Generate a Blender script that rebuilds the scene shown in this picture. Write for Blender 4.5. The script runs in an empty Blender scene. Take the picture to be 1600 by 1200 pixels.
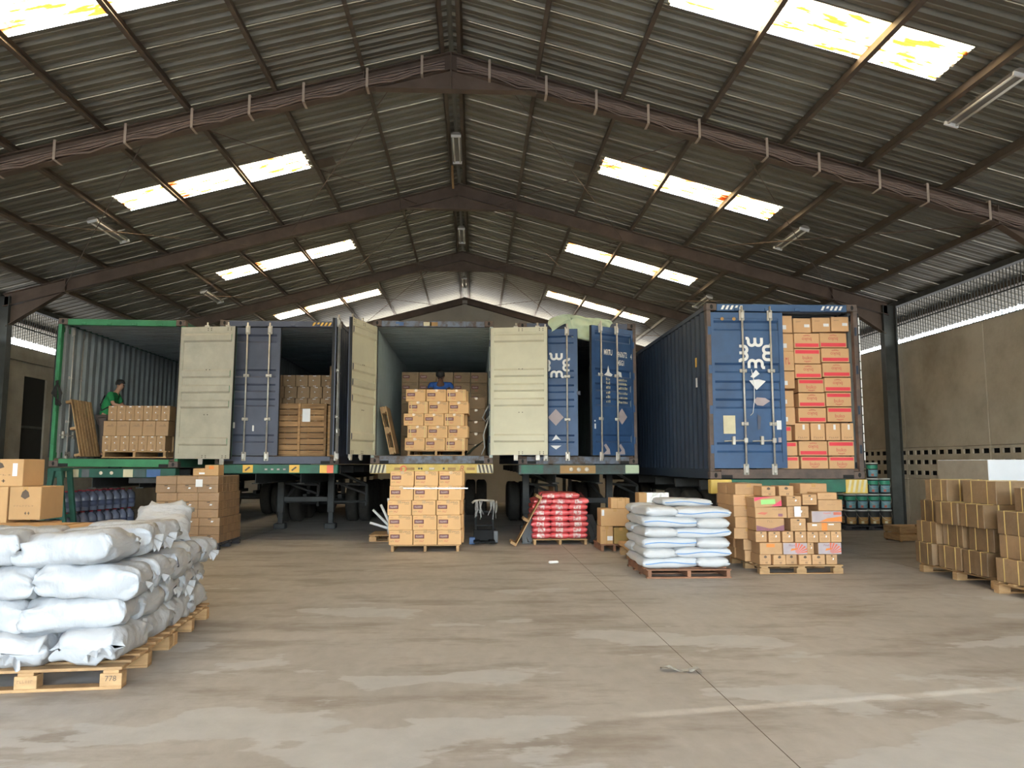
import bpy, bmesh, math, random
from itertools import product
from mathutils import Vector, Matrix, noise
R = math.radians
scn = bpy.context.scene
COL = scn.collection

# ------------------------------------------------------------------ camera
cd = bpy.data.cameras.new('camera')
cam = bpy.data.objects.new('camera', cd); COL.objects.link(cam)
cd.sensor_fit = 'HORIZONTAL'; cd.sensor_width = 36.0; cd.lens = 36.0*1200/1600
cd.clip_start = .05; cd.clip_end = 300
cam.location = (0, 0, 1.5)
cam.rotation_euler = (R(90+5.947), 0, R(-2.752))
scn.camera = cam

# ------------------------------------------------------------------ daylight
world = bpy.data.worlds.new('world'); scn.world = world; world.use_nodes = True
wn = world.node_tree.nodes; wl = world.node_tree.links
sky = wn.new('ShaderNodeTexSky'); sky.sky_type = 'NISHITA'; sky.sun_disc = False
sky.sun_elevation = R(58); sky.sun_rotation = R(-25); sky.air_density = 1.3; sky.dust_density = 2.5
hs = wn.new('ShaderNodeHueSaturation'); hs.inputs['Saturation'].default_value = .62
wl.new(sky.outputs[0], hs.inputs['Color']); wl.new(hs.outputs[0], wn['Background'].inputs[0]); wn['Background'].inputs[1].default_value = 2.75
sd = bpy.data.lights.new('sun', 'SUN'); sd.energy = 19; sd.angle = R(.6); sd.color = (1, .94, .84)
sun = bpy.data.objects.new('sun', sd); COL.objects.link(sun)
sun.rotation_euler = (R(-32), R(12), 0)       # from beyond the far gable, high up
sun.location = (0, 20, 30)
vs = scn.view_settings
vs.view_transform = 'Standard'; vs.look = 'None'; vs.gamma = 1; vs.use_curve_mapping = False
vs.exposure = .74
try:
    scn.cycles.use_denoising = True
    scn.cycles.max_bounces = 8; scn.cycles.diffuse_bounces = 5; scn.cycles.transmission_bounces = 4
    scn.cycles.sample_clamp_indirect = 6
except Exception:
    pass

# ------------------------------------------------------------------ helpers
class MB:
    """collects shapes for one mesh"""
    def __init__(s): s.v = []; s.f = []; s.m = []; s.c = 0; s.T = None
    def mi(s, i): s.c = i; return s
    def tf(s, T): s.T = T; return s
    def add(s, vs, fs):
        n = len(s.v)
        s.v += [tuple(s.T @ Vector(p)) if s.T else tuple(p) for p in vs]
        for f in fs: s.f.append([i+n for i in f]); s.m.append(s.c)
        return s
    def box(s, x0, x1, y0, y1, z0, z1):
        v = [(x, y, z) for z in (z0, z1) for y in (y0, y1) for x in (x0, x1)]
        return s.add(v, [(0,2,3,1),(4,5,7,6),(0,1,5,4),(2,6,7,3),(0,4,6,2),(1,3,7,5)])
    def cbox(s, x0, x1, y0, y1, z0, z1, c=.006):
        lo = (x0, y0, z0); hi = (x1, y1, z1); vs = []; ix = {}
        for cn in product((0, 1), repeat=3):
            for ax in range(3):
                p = []
                for k in range(3):
                    b = (hi if cn[k] else lo)[k]
                    if k != ax: b += -c if cn[k] else c
                    p.append(b)
                ix[cn, ax] = len(vs); vs.append(tuple(p))
        fs = []
        for ax in range(3):
            o = [k for k in range(3) if k != ax]
            for sd_ in (0, 1):
                q = []
                for a, b in ((0,0),(1,0),(1,1),(0,1)):
                    cn = [0,0,0]; cn[ax] = sd_; cn[o[0]] = a; cn[o[1]] = b; q.append(ix[tuple(cn), ax])
                fs.append(q)
            for a, b in product((0, 1), repeat=2):
                c0 = [0,0,0]; c0[o[0]] = a; c0[o[1]] = b; c1 = c0[:]; c1[ax] = 1
                c0 = tuple(c0); c1 = tuple(c1)
                fs.append([ix[c0, o[0]], ix[c1, o[0]], ix[c1, o[1]], ix[c0, o[1]]])
        for cn in product((0, 1), repeat=3): fs.append([ix[cn, 0], ix[cn, 1], ix[cn, 2]])
        ctr = Vector([(a+b)/2 for a, b in zip(lo, hi)]); out = []
        for f in fs:
            p = [Vector(vs[i]) for i in f]; n = (p[1]-p[0]).cross(p[2]-p[0])
            m = sum(p, Vector())/len(p) - ctr
            out.append(f if n.dot(m) > 0 else f[::-1])
        return s.add(vs, out)
    def tube(s, p, q, r, n=8, r2=None):
        p = Vector(p); q = Vector(q); d = (q-p).normalized(); r2 = r if r2 is None else r2
        a = d.orthogonal().normalized(); b = d.cross(a); vs = []
        for c_, rr in ((p, r), (q, r2)):
            for i in range(n):
                t = 2*math.pi*i/n; vs.append(c_+(a*math.cos(t)+b*math.sin(t))*rr)
        fs = [(i, (i+1) % n, n+(i+1) % n, n+i) for i in range(n)] + [tuple(range(n))[::-1], tuple(range(n, 2*n))]
        return s.add(vs, fs)
    def path(s, pts, r, n=6):
        pts = [Vector(p) for p in pts]; vs = []; fs = []
        for k, p in enumerate(pts):
            d = (pts[min(k+1, len(pts)-1)]-pts[max(k-1, 0)]).normalized()
            a = (d.cross(Vector((0, 0, 1))) if abs(d.z) < .95 else d.cross(Vector((0, 1, 0)))).normalized(); b = a.cross(d)
            for i in range(n):
                t = 2*math.pi*i/n; vs.append(p+(a*math.cos(t)+b*math.sin(t))*r)
        for k in range(len(pts)-1):
            for i in range(n): fs.append((k*n+i, k*n+(i+1) % n, (k+1)*n+(i+1) % n, (k+1)*n+i))
        fs += [tuple(range(n))[::-1], tuple(range((len(pts)-1)*n, len(pts)*n))]
        return s.add(vs, fs)
    def lathe(s, prof, n=16, c=(0, 0, 0), axis='z'):
        vs = []; fs = []; k = len(prof)
        for r, z in prof:
            for i in range(n):
                t = 2*math.pi*i/n; x, y = r*math.cos(t), r*math.sin(t)
                p = (x, y, z) if axis == 'z' else (z, x, y)
                vs.append((p[0]+c[0], p[1]+c[1], p[2]+c[2]))
        for j in range(k-1):
            for i in range(n): fs.append((j*n+i, j*n+(i+1) % n, (j+1)*n+(i+1) % n, (j+1)*n+i))
        if prof[0][0] > 1e-4: fs.append(tuple(range(n))[::-1])
        if prof[-1][0] > 1e-4: fs.append(tuple(range((k-1)*n, k*n)))
        return s.add(vs, fs)
    def rect(s, x0, x1, z0, z1, y=0): return s.add([(x0,y,z0),(x1,y,z0),(x1,y,z1),(x0,y,z1)], [(0,1,2,3)])
    def poly(s, pts, y=0): return s.add([(x, y, z) for x, z in pts], [tuple(range(len(pts)))])
    def prism(s, pts, y0, y1):
        n = len(pts); v = [(x, y0, z) for x, z in pts]+[(x, y1, z) for x, z in pts]
        return s.add(v, [tuple(range(n)), tuple(range(n, 2*n))[::-1]]+[(i, n+i, n+(i+1) % n, (i+1) % n) for i in range(n)])
    def ribbon(s, pts, w, y=0):
        P = [Vector(p) for p in pts]; vs = []
        for k, p in enumerate(P):
            d = (P[min(k+1, len(P)-1)]-P[max(k-1, 0)]).normalized(); nn = Vector((-d.y, d.x))*w/2
            vs += [(p.x+nn.x, y, p.y+nn.y), (p.x-nn.x, y, p.y-nn.y)]
        return s.add(vs, [(2*k, 2*k+1, 2*k+3, 2*k+2) for k in range(len(P)-1)])
    def mesh(s, name, mats, smooth=False):
        me = bpy.data.meshes.new(name); me.from_pydata(s.v, [], s.f)
        for m in (mats if isinstance(mats, (list, tuple)) else [mats]): me.materials.append(m)
        me.polygons.foreach_set('material_index', s.m)
        if smooth: me.polygons.foreach_set('use_smooth', [True]*len(s.f))
        me.update(); return me
    def build(s, name, mats, parent=None, loc=(0,0,0), rot=(0,0,0), smooth=False, **k):
        return obj(name, s.mesh(name, mats, smooth), parent, loc, rot, **k)

def obj(name, me, parent=None, loc=(0,0,0), rot=(0,0,0), label=None, cat=None, group=None, kind=None):
    o = bpy.data.objects.new(name, me); COL.objects.link(o)
    o.location = loc; o.rotation_euler = rot
    if parent: o.parent = parent
    if label: o['label'] = label
    if cat: o['category'] = cat
    if group: o['group'] = group
    if kind: o['kind'] = kind
    return o
def empty(name, loc=(0,0,0), rot=(0,0,0), **k):
    o = obj(name, None, None, loc, rot, **k); o.empty_display_size = .1; return o

CACHE = {}
def cached(key, fn):
    if key not in CACHE: CACHE[key] = fn()
    return CACHE[key]
ORD = ['bottom', 'second', 'third', 'fourth', 'fifth', 'sixth', 'seventh', 'eighth', 'ninth', 'tenth']
NTH = ['first', 'second', 'third', 'fourth', 'fifth', 'sixth', 'seventh', 'eighth', 'ninth', 'tenth', 'eleventh', 'twelfth', 'thirteenth', 'fourteenth']

# ------------------------------------------------------------------ materials
def M(name, col, rough=.6, metal=0., var=.2, scale=5., col2=None, bump=0., bscale=60., coat=0., stretch=(1,1,1), thr=None, rnd=.0, spec=.5, world_co=False):
    m = bpy.data.materials.new(name); m.use_nodes = True
    n = m.node_tree.nodes; l = m.node_tree.links; b = n['Principled BSDF']
    b.inputs['Roughness'].default_value = rough; b.inputs['Metallic'].default_value = metal
    b.inputs['Specular IOR Level'].default_value = spec
    b.inputs['Coat Weight'].default_value = coat; b.inputs['Coat Roughness'].default_value = .18
    tc = n.new('ShaderNodeTexCoord'); mp = n.new('ShaderNodeMapping'); mp.inputs['Scale'].default_value = stretch
    if world_co:
        g = n.new('ShaderNodeNewGeometry'); l.new(g.outputs['Position'], mp.inputs[0])
    else:
        oi = n.new('ShaderNodeObjectInfo'); ad = n.new('ShaderNodeVectorMath'); ad.operation = 'ADD'
        sc = n.new('ShaderNodeVectorMath'); sc.operation = 'SCALE'; sc.inputs['Scale'].default_value = 37.
        cb = n.new('ShaderNodeCombineXYZ')
        for k in range(3): l.new(oi.outputs['Random'], cb.inputs[k])
        l.new(cb.outputs[0], sc.inputs[0]); l.new(tc.outputs['Object'], ad.inputs[0]); l.new(sc.outputs[0], ad.inputs[1])
        l.new(ad.outputs[0], mp.inputs[0])
    nz = n.new('ShaderNodeTexNoise'); nz.inputs['Scale'].default_value = scale; nz.inputs['Detail'].default_value = 5; nz.inputs['Roughness'].default_value = .62
    l.new(mp.outputs[0], nz.inputs['Vector'])
    rp = n.new('ShaderNodeValToRGB')
    lo, hi = thr or (.3, .7)
    rp.color_ramp.elements[0].position = lo; rp.color_ramp.elements[1].position = hi
    c2 = col2 or tuple(c*(1-var) for c in col)
    rp.color_ramp.elements[0].color = (*c2, 1); rp.color_ramp.elements[1].color = (*col, 1)
    l.new(nz.outputs['Fac'], rp.inputs[0]); out = rp.outputs[0]
    if rnd and not world_co:
        hs = n.new('ShaderNodeHueSaturation'); mr = n.new('ShaderNodeMapRange')
        mr.inputs['To Min'].default_value = 1-rnd; mr.inputs['To Max'].default_value = 1+rnd
        l.new(oi.outputs['Random'], mr.inputs[0]); l.new(mr.outputs[0], hs.inputs['Value']); l.new(out, hs.inputs['Color']); out = hs.outputs[0]
    l.new(out, b.inputs['Base Color'])
    if bump:
        bz = n.new('ShaderNodeTexNoise'); bz.inputs['Scale'].default_value = bscale; bz.inputs['Detail'].default_value = 4
        l.new(mp.outputs[0], bz.inputs['Vector'])
        bp = n.new('ShaderNodeBump'); bp.inputs['Strength'].default_value = bump; bp.inputs['Distance'].default_value = .02
        l.new(bz.outputs['Fac'], bp.inputs['Height']); l.new(bp.outputs[0], b.inputs['Normal'])
        if coat: l.new(bp.outputs[0], b.inputs['Coat Normal'])
    return m

roof_m = M('roof_sheet', (.235,.225,.185), .42, .42, scale=.9, col2=(.17,.155,.12), world_co=True, stretch=(1,.6,1))
steel_m = M('painted_steel', (.17,.12,.09), .6, .1, var=.35, scale=2.5, world_co=True)
purlin_m = M('purlin_steel', (.15,.115,.085), .6, .1, var=.3, scale=3, world_co=True)
colm_m = M('column_steel', (.085,.09,.085), .6, .1, var=.4, scale=3, world_co=True)
wall_m = M('stained_concrete', (.55,.48,.375), .9, scale=.8, col2=(.34,.28,.2), bump=.25, bscale=14, world_co=True, thr=(.28,.62))
wallL_m = M('left_concrete', (.46,.42,.35), .9, scale=.9, col2=(.26,.23,.19), bump=.2, bscale=14, world_co=True)
gable_m = M('gable_plaster', (.5,.48,.43), .9, scale=.7, col2=(.38,.35,.3), world_co=True)
dark_m = M('dark_void', (.02,.02,.02), .9)  # near-black that puts the shade of openings into the colour
black_m = M('black_rubber', (.02,.02,.021), .75, var=.4)
tyre_m = M('tyre_rubber', (.045,.042,.038), .85, var=.4, scale=9)
rim_m = M('wheel_rim', (.3,.25,.17), .6, .2, var=.5)
card_m = M('cardboard', (.60,.36,.165), .78, var=.14, scale=3, rnd=.07)
cardl_m = M('pale_cardboard', (.74,.445,.205), .75, var=.08, scale=3, rnd=.04)
cardr_m = M('clean_cardboard', (.66,.395,.20), .75, var=.08, scale=3, rnd=.05)
cardw_m = M('film_wrapped_cardboard', (.36,.215,.11), .5, var=.2, scale=3, rnd=.12, coat=.5, bump=.35, bscale=22)
cards_m = M('strapped_cardboard', (.30,.19,.10), .5, var=.35, scale=3, rnd=.25, coat=.9, bump=.4, bscale=13)
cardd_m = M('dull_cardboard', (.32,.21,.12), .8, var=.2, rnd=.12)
tape_m = M('packing_tape', (.55,.33,.13), .25, var=.1)
strap_m = M('yellow_strap', (.75,.55,.2), .4, var=.1)
film_m = M('silver_film', (.75,.75,.72), .2, .3, var=.3, bump=.6, bscale=30)
wood_m = M('pallet_wood', (.52,.335,.165), .8, scale=5, col2=(.34,.2,.095), stretch=(1,1,4), rnd=.18, bump=.15)
woodr_m = M('reddish_pallet_wood', (.33,.16,.09), .8, scale=5, col2=(.2,.1,.06), rnd=.15)
woodd_m = M('dark_pallet', (.05,.05,.06), .7, var=.3)
crate_m = M('crate_board', (.42,.25,.115), .8, scale=4, col2=(.2,.105,.045), stretch=(.6,1,5), rnd=.32)
sack_m = M('white_woven_sack', (.58,.595,.62), .52, var=.06, scale=6, bump=.12, bscale=70)
sack2_m = M('plain_white_sack', (.45,.465,.49), .42, var=.06, scale=6, bump=1., bscale=8, stretch=(1.6,.7,1))
blue_seam_m = M('blue_seam', (.16,.36,.72), .6)
grey_print = M('grey_print', (.4,.42,.45), .7)
red_bag_m = M('red_plastic_bag', (.80,.13,.14), .28, scale=7, col2=(.6,.05,.06), coat=.8, bump=.5, bscale=26, rnd=.12)
bag_label_m = M('bag_label', (.72,.60,.57), .3, col2=(.62,.09,.1), scale=22, thr=(.40,.58), coat=.7, bump=.5, bscale=26)
film_clear = None
white_m = M('white_paint', (.83,.83,.82), .5, var=.05)
paper_m = M('paper', (.82,.83,.85), .7, var=.05)
foam_m = M('white_board', (.74,.77,.82), .6, var=.08, scale=2)
brownp = M('brown_print', (.17,.055,.035), .7)
redp = M('red_print', (.62,.17,.11), .7)
reds = M('red_stripe_print', (.78,.055,.08), .6, var=.08)
darkp = M('dark_print', (.12,.085,.06), .7)
midp = M('faded_print', (.36,.22,.12), .7)
orangep = M('orange_print', (.85,.27,.06), .7)
lilacp = M('lilac_print', (.47,.40,.42), .7)
purplep = M('purple_print', (.30,.13,.17), .7)
pinkp = M('pink_print', (.85,.08,.16), .6)
greenp = M('lime_note', (.38,.78,.26), .7)
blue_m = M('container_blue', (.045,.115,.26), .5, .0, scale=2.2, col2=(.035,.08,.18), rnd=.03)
blue4_m = M('container_deep_blue', (.04,.10,.235), .5, scale=2.2, col2=(.025,.065,.16))
slate_m = M('container_slate', (.085,.10,.155), .55, scale=2.2, col2=(.06,.07,.105))
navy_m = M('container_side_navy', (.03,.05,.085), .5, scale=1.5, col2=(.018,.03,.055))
green_m = M('container_green', (.045,.26,.11), .5, scale=3, col2=(.03,.17,.075))
cream_m = M('door_cream', (.66,.63,.47), .55, scale=2, col2=(.58,.55,.41))
greyd_m = M('door_grey_cream', (.50,.47,.37), .6, scale=2.5, col2=(.38,.35,.28))
inner_m = M('container_lining', (.36,.41,.43), .6, scale=1.3, col2=(.25,.27,.265))
inner3_m = M('container_pale_lining', (.52,.60,.58), .6, scale=1.3, col2=(.41,.48,.46))
rust_m = M('rusty_steel', (.17,.12,.10), .8, scale=6, col2=(.085,.07,.065), bump=.2)
rustblue_m = M('worn_blue_sill', (.17,.2,.26), .7, scale=5, col2=(.1,.075,.06), thr=(.38,.56))
rod_m = M('galvanised_rod', (.62,.6,.55), .45, .35, scale=6, col2=(.42,.38,.33))
ply_m = M('plywood_floor', (.12,.075,.05), .8, scale=3)
chassis_m = M('chassis_paint', (.05,.055,.058), .7, scale=4, col2=(.028,.028,.028))
chasgrn_m = M('green_bumper', (.025,.16,.10), .55, scale=4, col2=(.03,.09,.07))
teal_m = M('worn_teal_bumper', (.06,.11,.11), .65, scale=5, col2=(.06,.055,.05))
yellow_m = M('yellow_bumper', (.75,.55,.13), .55, scale=5, col2=(.55,.38,.1))
ochre_m = M('ochre_plate', (.42,.24,.08), .6, scale=6)
amber_m = M('amber_plate', (.85,.5,.08), .5, var=.1)
hazw_m = M('hazard_cream', (.68,.62,.42), .6, var=.2)
hazk_m = M('hazard_black', (.10,.085,.07), .6)
plate_blue = M('blue_plate', (.06,.14,.34), .5, var=.3)
orange_m = M('orange_reflector', (.9,.13,.04), .4)
lens_m = M('lamp_lens', (.7,.62,.5), .2)
tarp_m = M('pale_green_tarp', (.52,.62,.44), .6, var=.12, scale=5, bump=.3, bscale=9)
tube_m = M('lamp_tube', (.78,.76,.7), .25, var=.04)
lampbody_m = M('lamp_housing', (.33,.31,.28), .45, .2, var=.15)
cable_m = M('cable_sheath', (.27,.20,.165), .7, var=.3)
tie_m = M('tie_strap', (.55,.45,.36), .7)
skin_m = M('skin', (.42,.23,.15), .55, var=.08)
skind_m = M('dark_skin', (.16,.085,.055), .55, var=.08)
hair_m = M('black_hair', (.012,.01,.01), .7)
shirtg_m = M('green_shirt', (.015,.22,.07), .8, var=.15)
shirtb_m = M('blue_shirt', (.02,.09,.33), .8, var=.15)
trous_m = M('grey_trousers', (.11,.085,.075), .85)
can_blk = M('pail_black', (.03,.035,.04), .35, var=.2)
can_grn = M('pail_green', (.04,.33,.2), .4, var=.15)
can_lbl = M('pail_blue_label', (.19,.38,.46), .4, var=.1)
can_lid = M('pail_silver_lid', (.72,.74,.72), .3, .3, var=.1)
jug_m = M('jug_plastic', (.20,.22,.30), .25, var=.25, scale=5)
juglab_m = M('jug_label', (.10,.12,.2), .4)
cap_m = M('red_cap', (.4,.03,.05), .4)
grey_m = M('grey_rubber', (.12,.13,.14), .6)
trestle_m = M('trestle_green', (.02,.105,.075), .5, var=.3)
rag_m = M('grey_rag', (.42,.42,.41), .9, var=.2)
iron_m = M('dark_iron', (.012,.0125,.014), .6, 0, spec=.15)

def translucent(name, col, stain, thr=(.25, .5)):
    m = bpy.data.materials.new(name); m.use_nodes = True
    n = m.node_tree.nodes; l = m.node_tree.links; n.remove(n['Principled BSDF'])
    g = n.new('ShaderNodeNewGeometry'); mp = n.new('ShaderNodeMapping'); mp.inputs['Scale'].default_value = (1.2, 5, 1)
    nz = n.new('ShaderNodeTexNoise'); nz.inputs['Scale'].default_value = 1.7; nz.inputs['Detail'].default_value = 6
    rp = n.new('ShaderNodeValToRGB'); rp.color_ramp.elements[0].position = thr[0]; rp.color_ramp.elements[1].position = thr[1]
    rp.color_ramp.elements[0].color = (*stain, 1); rp.color_ramp.elements[1].color = (*col, 1)
    tr = n.new('ShaderNodeBsdfTranslucent'); df = n.new('ShaderNodeBsdfDiffuse'); mx = n.new('ShaderNodeMixShader'); mx.inputs[0].default_value = .2
    l.new(g.outputs['Position'], mp.inputs[0]); l.new(mp.outputs[0], nz.inputs['Vector']); l.new(nz.outputs['Fac'], rp.inputs[0])
    l.new(rp.outputs[0], tr.inputs[0]); l.new(rp.outputs[0], df.inputs[0]); l.new(tr.outputs[0], mx.inputs[1]); l.new(df.outputs[0], mx.inputs[2])
    l.new(mx.outputs[0], n['Material Output'].inputs[0]); return m
skylight_m = translucent('yellowed_fibreglass', (.74, .62, .37), (.19, .045, .006), (.40, .53))

def floor_mat():
    m = bpy.data.materials.new('worn_concrete_floor'); m.use_nodes = True
    n = m.node_tree.nodes; l = m.node_tree.links; b = n['Principled BSDF']
    g = n.new('ShaderNodeNewGeometry')
    def nz(scale, det=6, st=(1,1,1), rough=.6):
        mp = n.new('ShaderNodeMapping'); mp.inputs['Scale'].default_value = st; l.new(g.outputs['Position'], mp.inputs[0])
        z = n.new('ShaderNodeTexNoise'); z.inputs['Scale'].default_value = scale; z.inputs['Detail'].default_value = det; z.inputs['Roughness'].default_value = rough
        l.new(mp.outputs[0], z.inputs['Vector']); return z.outputs['Fac']
    def ramp(f, p0, p1, c0, c1):
        r = n.new('ShaderNodeValToRGB'); r.color_ramp.elements[0].position = p0; r.color_ramp.elements[1].position = p1
        r.color_ramp.elements[0].color = (*c0, 1); r.color_ramp.elements[1].color = (*c1, 1); l.new(f, r.inputs[0]); return r.outputs[0]
    def mix(f, a, c):
        x = n.new('ShaderNodeMix'); x.data_type = 'RGBA'; l.new(f, x.inputs[0]); l.new(a, x.inputs[6]); l.new(c, x.inputs[7]); return x.outputs[2]
    base = ramp(nz(.55, 8), .3, .7, (.35,.32,.285), (.51,.48,.44))
    grit = ramp(nz(9, 5, (1,.5,1)), .35, .75, (.30,.275,.245), (.56,.535,.50))
    f1 = n.new('ShaderNodeMath'); f1.operation = 'MULTIPLY'; f1.inputs[1].default_value = .45; l.new(nz(3., 4), f1.inputs[0])
    c = mix(f1.outputs[0], base, grit)
    dark = ramp(nz(1.3, 8, (.5,1.4,1), .68), .50, .63, (0,0,0), (.62,.62,.62))
    dk = n.new('ShaderNodeRGB'); dk.outputs[0].default_value = (.23,.185,.145,1)
    c = mix(dark, c, dk.outputs[0])
    # pale screed patches with crisp ragged edges, mostly towards the gate
    pn = nz(.62, 7, (.75,1.35,1), .57)
    sx = n.new('ShaderNodeSeparateXYZ'); l.new(g.outputs['Position'], sx.inputs[0])
    fade = n.new('ShaderNodeMapRange'); fade.inputs['From Min'].default_value = 4; fade.inputs['From Max'].default_value = 11
    fade.inputs['To Min'].default_value = .045; fade.inputs['To Max'].default_value = -.12; l.new(sx.outputs['Y'], fade.inputs[0])
    ad = n.new('ShaderNodeMath'); ad.operation = 'ADD'; l.new(pn, ad.inputs[0]); l.new(fade.outputs[0], ad.inputs[1])
    pm = ramp(ad.outputs[0], .545, .56, (0,0,0), (.85,.85,.85))
    pc = ramp(nz(4, 5), .3, .7, (.46,.455,.44), (.55,.54,.52))
    c = mix(pm, c, pc)
    l.new(c, b.inputs['Base Color']); b.inputs['Roughness'].default_value = .62
    bp = n.new('ShaderNodeBump'); bp.inputs['Strength'].default_value = .25; bp.inputs['Distance'].default_value = .01
    l.new(nz(14, 6), bp.inputs['Height']); l.new(bp.outputs[0], b.inputs['Normal'])
    return m
floor_m = floor_mat()
apron_m = M('sunlit_apron', (.05,.047,.042), .9, var=.15, world_co=True)

# ================================================================== the building
RX, Z0, SL = -.43, 8.45, .27               # ridge line, roof height at the ridge, slope
FRAMES = [-11.8, -5.8, .2, 6.2, 12.2, 18.2, 24.2]
YF, YB = -11.8-6/7, 30.2
SW = 6/7                                   # roof sheet width
XW = {1: 10.45, -1: -11.31}                # inner wall faces
def rz(dx): return Z0-SL*abs(dx)

fl = MB().box(-11.5, 10.7, YF-.2, YB+.3, -.2, 0).build('floor', floor_m, kind='structure')
for k, (px, w) in enumerate(((1.62, .0025), (-4.6, .002), (6.4, .002))):       # joints in the slab
    MB().box(px-w, px+w, YF, YB, 0, .0012).build('slab_joint', darkp, fl)
MB().box(-60, 60, -60, 80, -.4, -.21).build('trim_1', apron_m, kind='structure', label='sunlit ground outside the hall', cat='pavement')

ceil = empty('ceiling', kind='structure')
RIB = SW/3
def sheet_profile():
    p = []
    for k in range(3):
        y = k*RIB
        p += [(y, 0), (y+.06, 0), (y+.068, .01), (y+.085, .01), (y+.096, 0), (y+.155, 0), (y+.18, .055), (y+.225, .055), (y+.262, 0)]
    return p+[(SW+.012, 0)]
def sheet(d0, d1, sg, lift=0.):
    def mk():
        pr = sheet_profile(); b = MB(); vs = []; fs = []
        for d in (d0, d1):
            for y, z in pr: vs.append((RX+sg*d, y, rz(d)+z+lift))
        n = len(pr)
        for i in range(n-1): fs.append((i, i+1, n+i+1, n+i))
        b.add(vs, fs); return b.mesh('roof_sheet', roof_m if lift < .5 else roof_m)
    return cached(('sheet', d0, d1, sg), mk)
def pane(d0, d1, sg, lift):
    def mk():
        vs = []; fs = []; n = 0; b = MB()
        ys = [i*SW/30 for i in range(31)]
        for d in (d0, d1):
            for i, y in enumerate(ys): vs.append((RX+sg*d, y, rz(d)+lift+.012*(i % 2)))
        n = len(ys)
        for i in range(n-1): fs.append((i, i+1, n+i+1, n+i))
        b.add(vs, fs); return b.mesh('pane', skylight_m)
    return cached(('pane', d0, d1, sg), mk)
DE = 12.62
nwin = 0
for sg in (-1, 1):
    for k in range(-15, 37):
        y = .2+k*SW
        if k % 7 == 3:
            obj('roof_sheet', sheet(.04, 3.02, sg), ceil, (0, y, 0)); obj('roof_sheet', sheet(6.62, DE, sg), ceil, (0, y, 0))
            nwin += 1
            w = empty('window_%d' % nwin, (0, y, 0), kind='structure')
            obj('pane', pane(2.98, 5.70, sg, .004), w); obj('pane', pane(5.45, 6.66, sg, .02), w)
        else:
            obj('roof_sheet', sheet(.04, DE, sg), ceil, (0, y, 0))
b = MB()
for sg in (-1, 1):
    b.add([(RX, YF, Z0+.075), (RX, YB+1.9, Z0+.075), (RX+sg*.3, YB+1.9, rz(.3)+.06), (RX+sg*.3, YF, rz(.3)+.06)], [(0,1,2,3)])
b.build('ridge_cap', roof_m, ceil)
# purlins: lipped channels running the length of the hall
SLP = math.atan(SL)
for sg in (-1, 1):
    for d in (.17, 1.46, 2.88, 4.25, 5.6, 6.97, 8.33, 9.73, 11.6):
        b = MB(); b.T = Matrix.Translation((RX+sg*d, 0, rz(d)-.004)) @ Matrix.Rotation(sg*SLP, 4, 'Y')
        L = (YF, YB+1.8)
        b.box(-.032, -.026, *L, -.14, 0); b.box(-.032, .032, *L, -.006, 0); b.box(-.032, .032, *L, -.14, -.134); b.box(.027, .032, *L, -.134, -.115)
        b.build('purlin', purlin_m, ceil)
# rigid frames
PT = .15                                    # purlin depth
def ibeam(b, P, Q, dep, w):
    """I section between two top points P, Q of one frame (x, z), in the plane y=0"""
    (x0, z0), (x1, z1) = P, Q
    b.prism([(x0, z0-dep), (x1, z1-dep), (x1, z1), (x0, z0)], -.006, .006)
    b.prism([(x0, z0-.014), (x1, z1-.014), (x1, z1), (x0, z0)], -w/2, w/2)
    b.prism([(x0, z0-dep), (x1, z1-dep), (x1, z1-dep+.014), (x0, z0-dep+.014)], -w/2, w/2)
COLX = {1: 10.15, -1: -11.0}
for fy in FRAMES:
    for sg in (-1, 1):
        b = MB(); dc = abs(COLX[sg]-RX)
        ibeam(b, (RX, Z0-PT), (RX+sg*dc, rz(dc)-PT), .3, .16)
        # knee haunch under the rafter
        q = [(RX+sg*(dc-1.35), rz(dc-1.35)-PT-.3), (RX+sg*(dc-.1), rz(dc)-PT-.3), (RX+sg*(dc-.1), rz(dc)-PT-.75)]
        b.prism(q, -.006, .006); b.prism([q[0], q[2], (q[2][0], q[2][1]-.014), (q[0][0], q[0][1]-.014)], -.08, .08)
        for d in (1.42, dc-1.4):           # end plates
            b.prism([(RX+sg*(d-.008), rz(d)-PT-.32), (RX+sg*(d+.008), rz(d)-PT-.32), (RX+sg*(d+.008), rz(d)-PT+.01), (RX+sg*(d-.008), rz(d)-PT+.01)], -.1, .1)
        b.build('rafter', steel_m, ceil, (0, fy, 0))
    b = MB()
    b.prism([(RX-1.25, rz(1.25)-PT-.3), (RX+1.25, rz(1.25)-PT-.3), (RX, Z0-PT-.3)], -.006, .006)
    b.prism([(RX-1.25, rz(1.25)-PT-.314), (RX+1.25, rz(1.25)-PT-.314), (RX+1.25, rz(1.25)-PT-.3), (RX-1.25, rz(1.25)-PT-.3)], -.08, .08)
    b.box(RX-.012, RX+.012, -.08, .08, rz(1.25)-PT-.3, Z0-PT)
    b.build('apex_gusset', steel_m, ceil, (0, fy, 0))
# diagonal brace rods under the roof
for fy in (12.2, 18.2, 24.2):
    for sg in (-1, 1):
        for a, c in ((1.0, 4.0), (4.0, 1.0), (5.0, 9.2), (9.2, 5.0)):
            b = MB(); b.tube((RX+sg*a, fy+.1, rz(a)-.42), (RX+sg*c, fy+5.9, rz(c)-.42), .009, 5)
            b.build('brace_rod', steel_m, ceil)
for sg in (-1, 1):                          # plates where the rods cross
    MB().box(-.18, .18, -.2, .2, -.006, .006).build('brace_plate', purlin_m, ceil, (RX+sg*2.6, 15.1, rz(2.6)-.2), (0, sg*SLP, 0))

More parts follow.
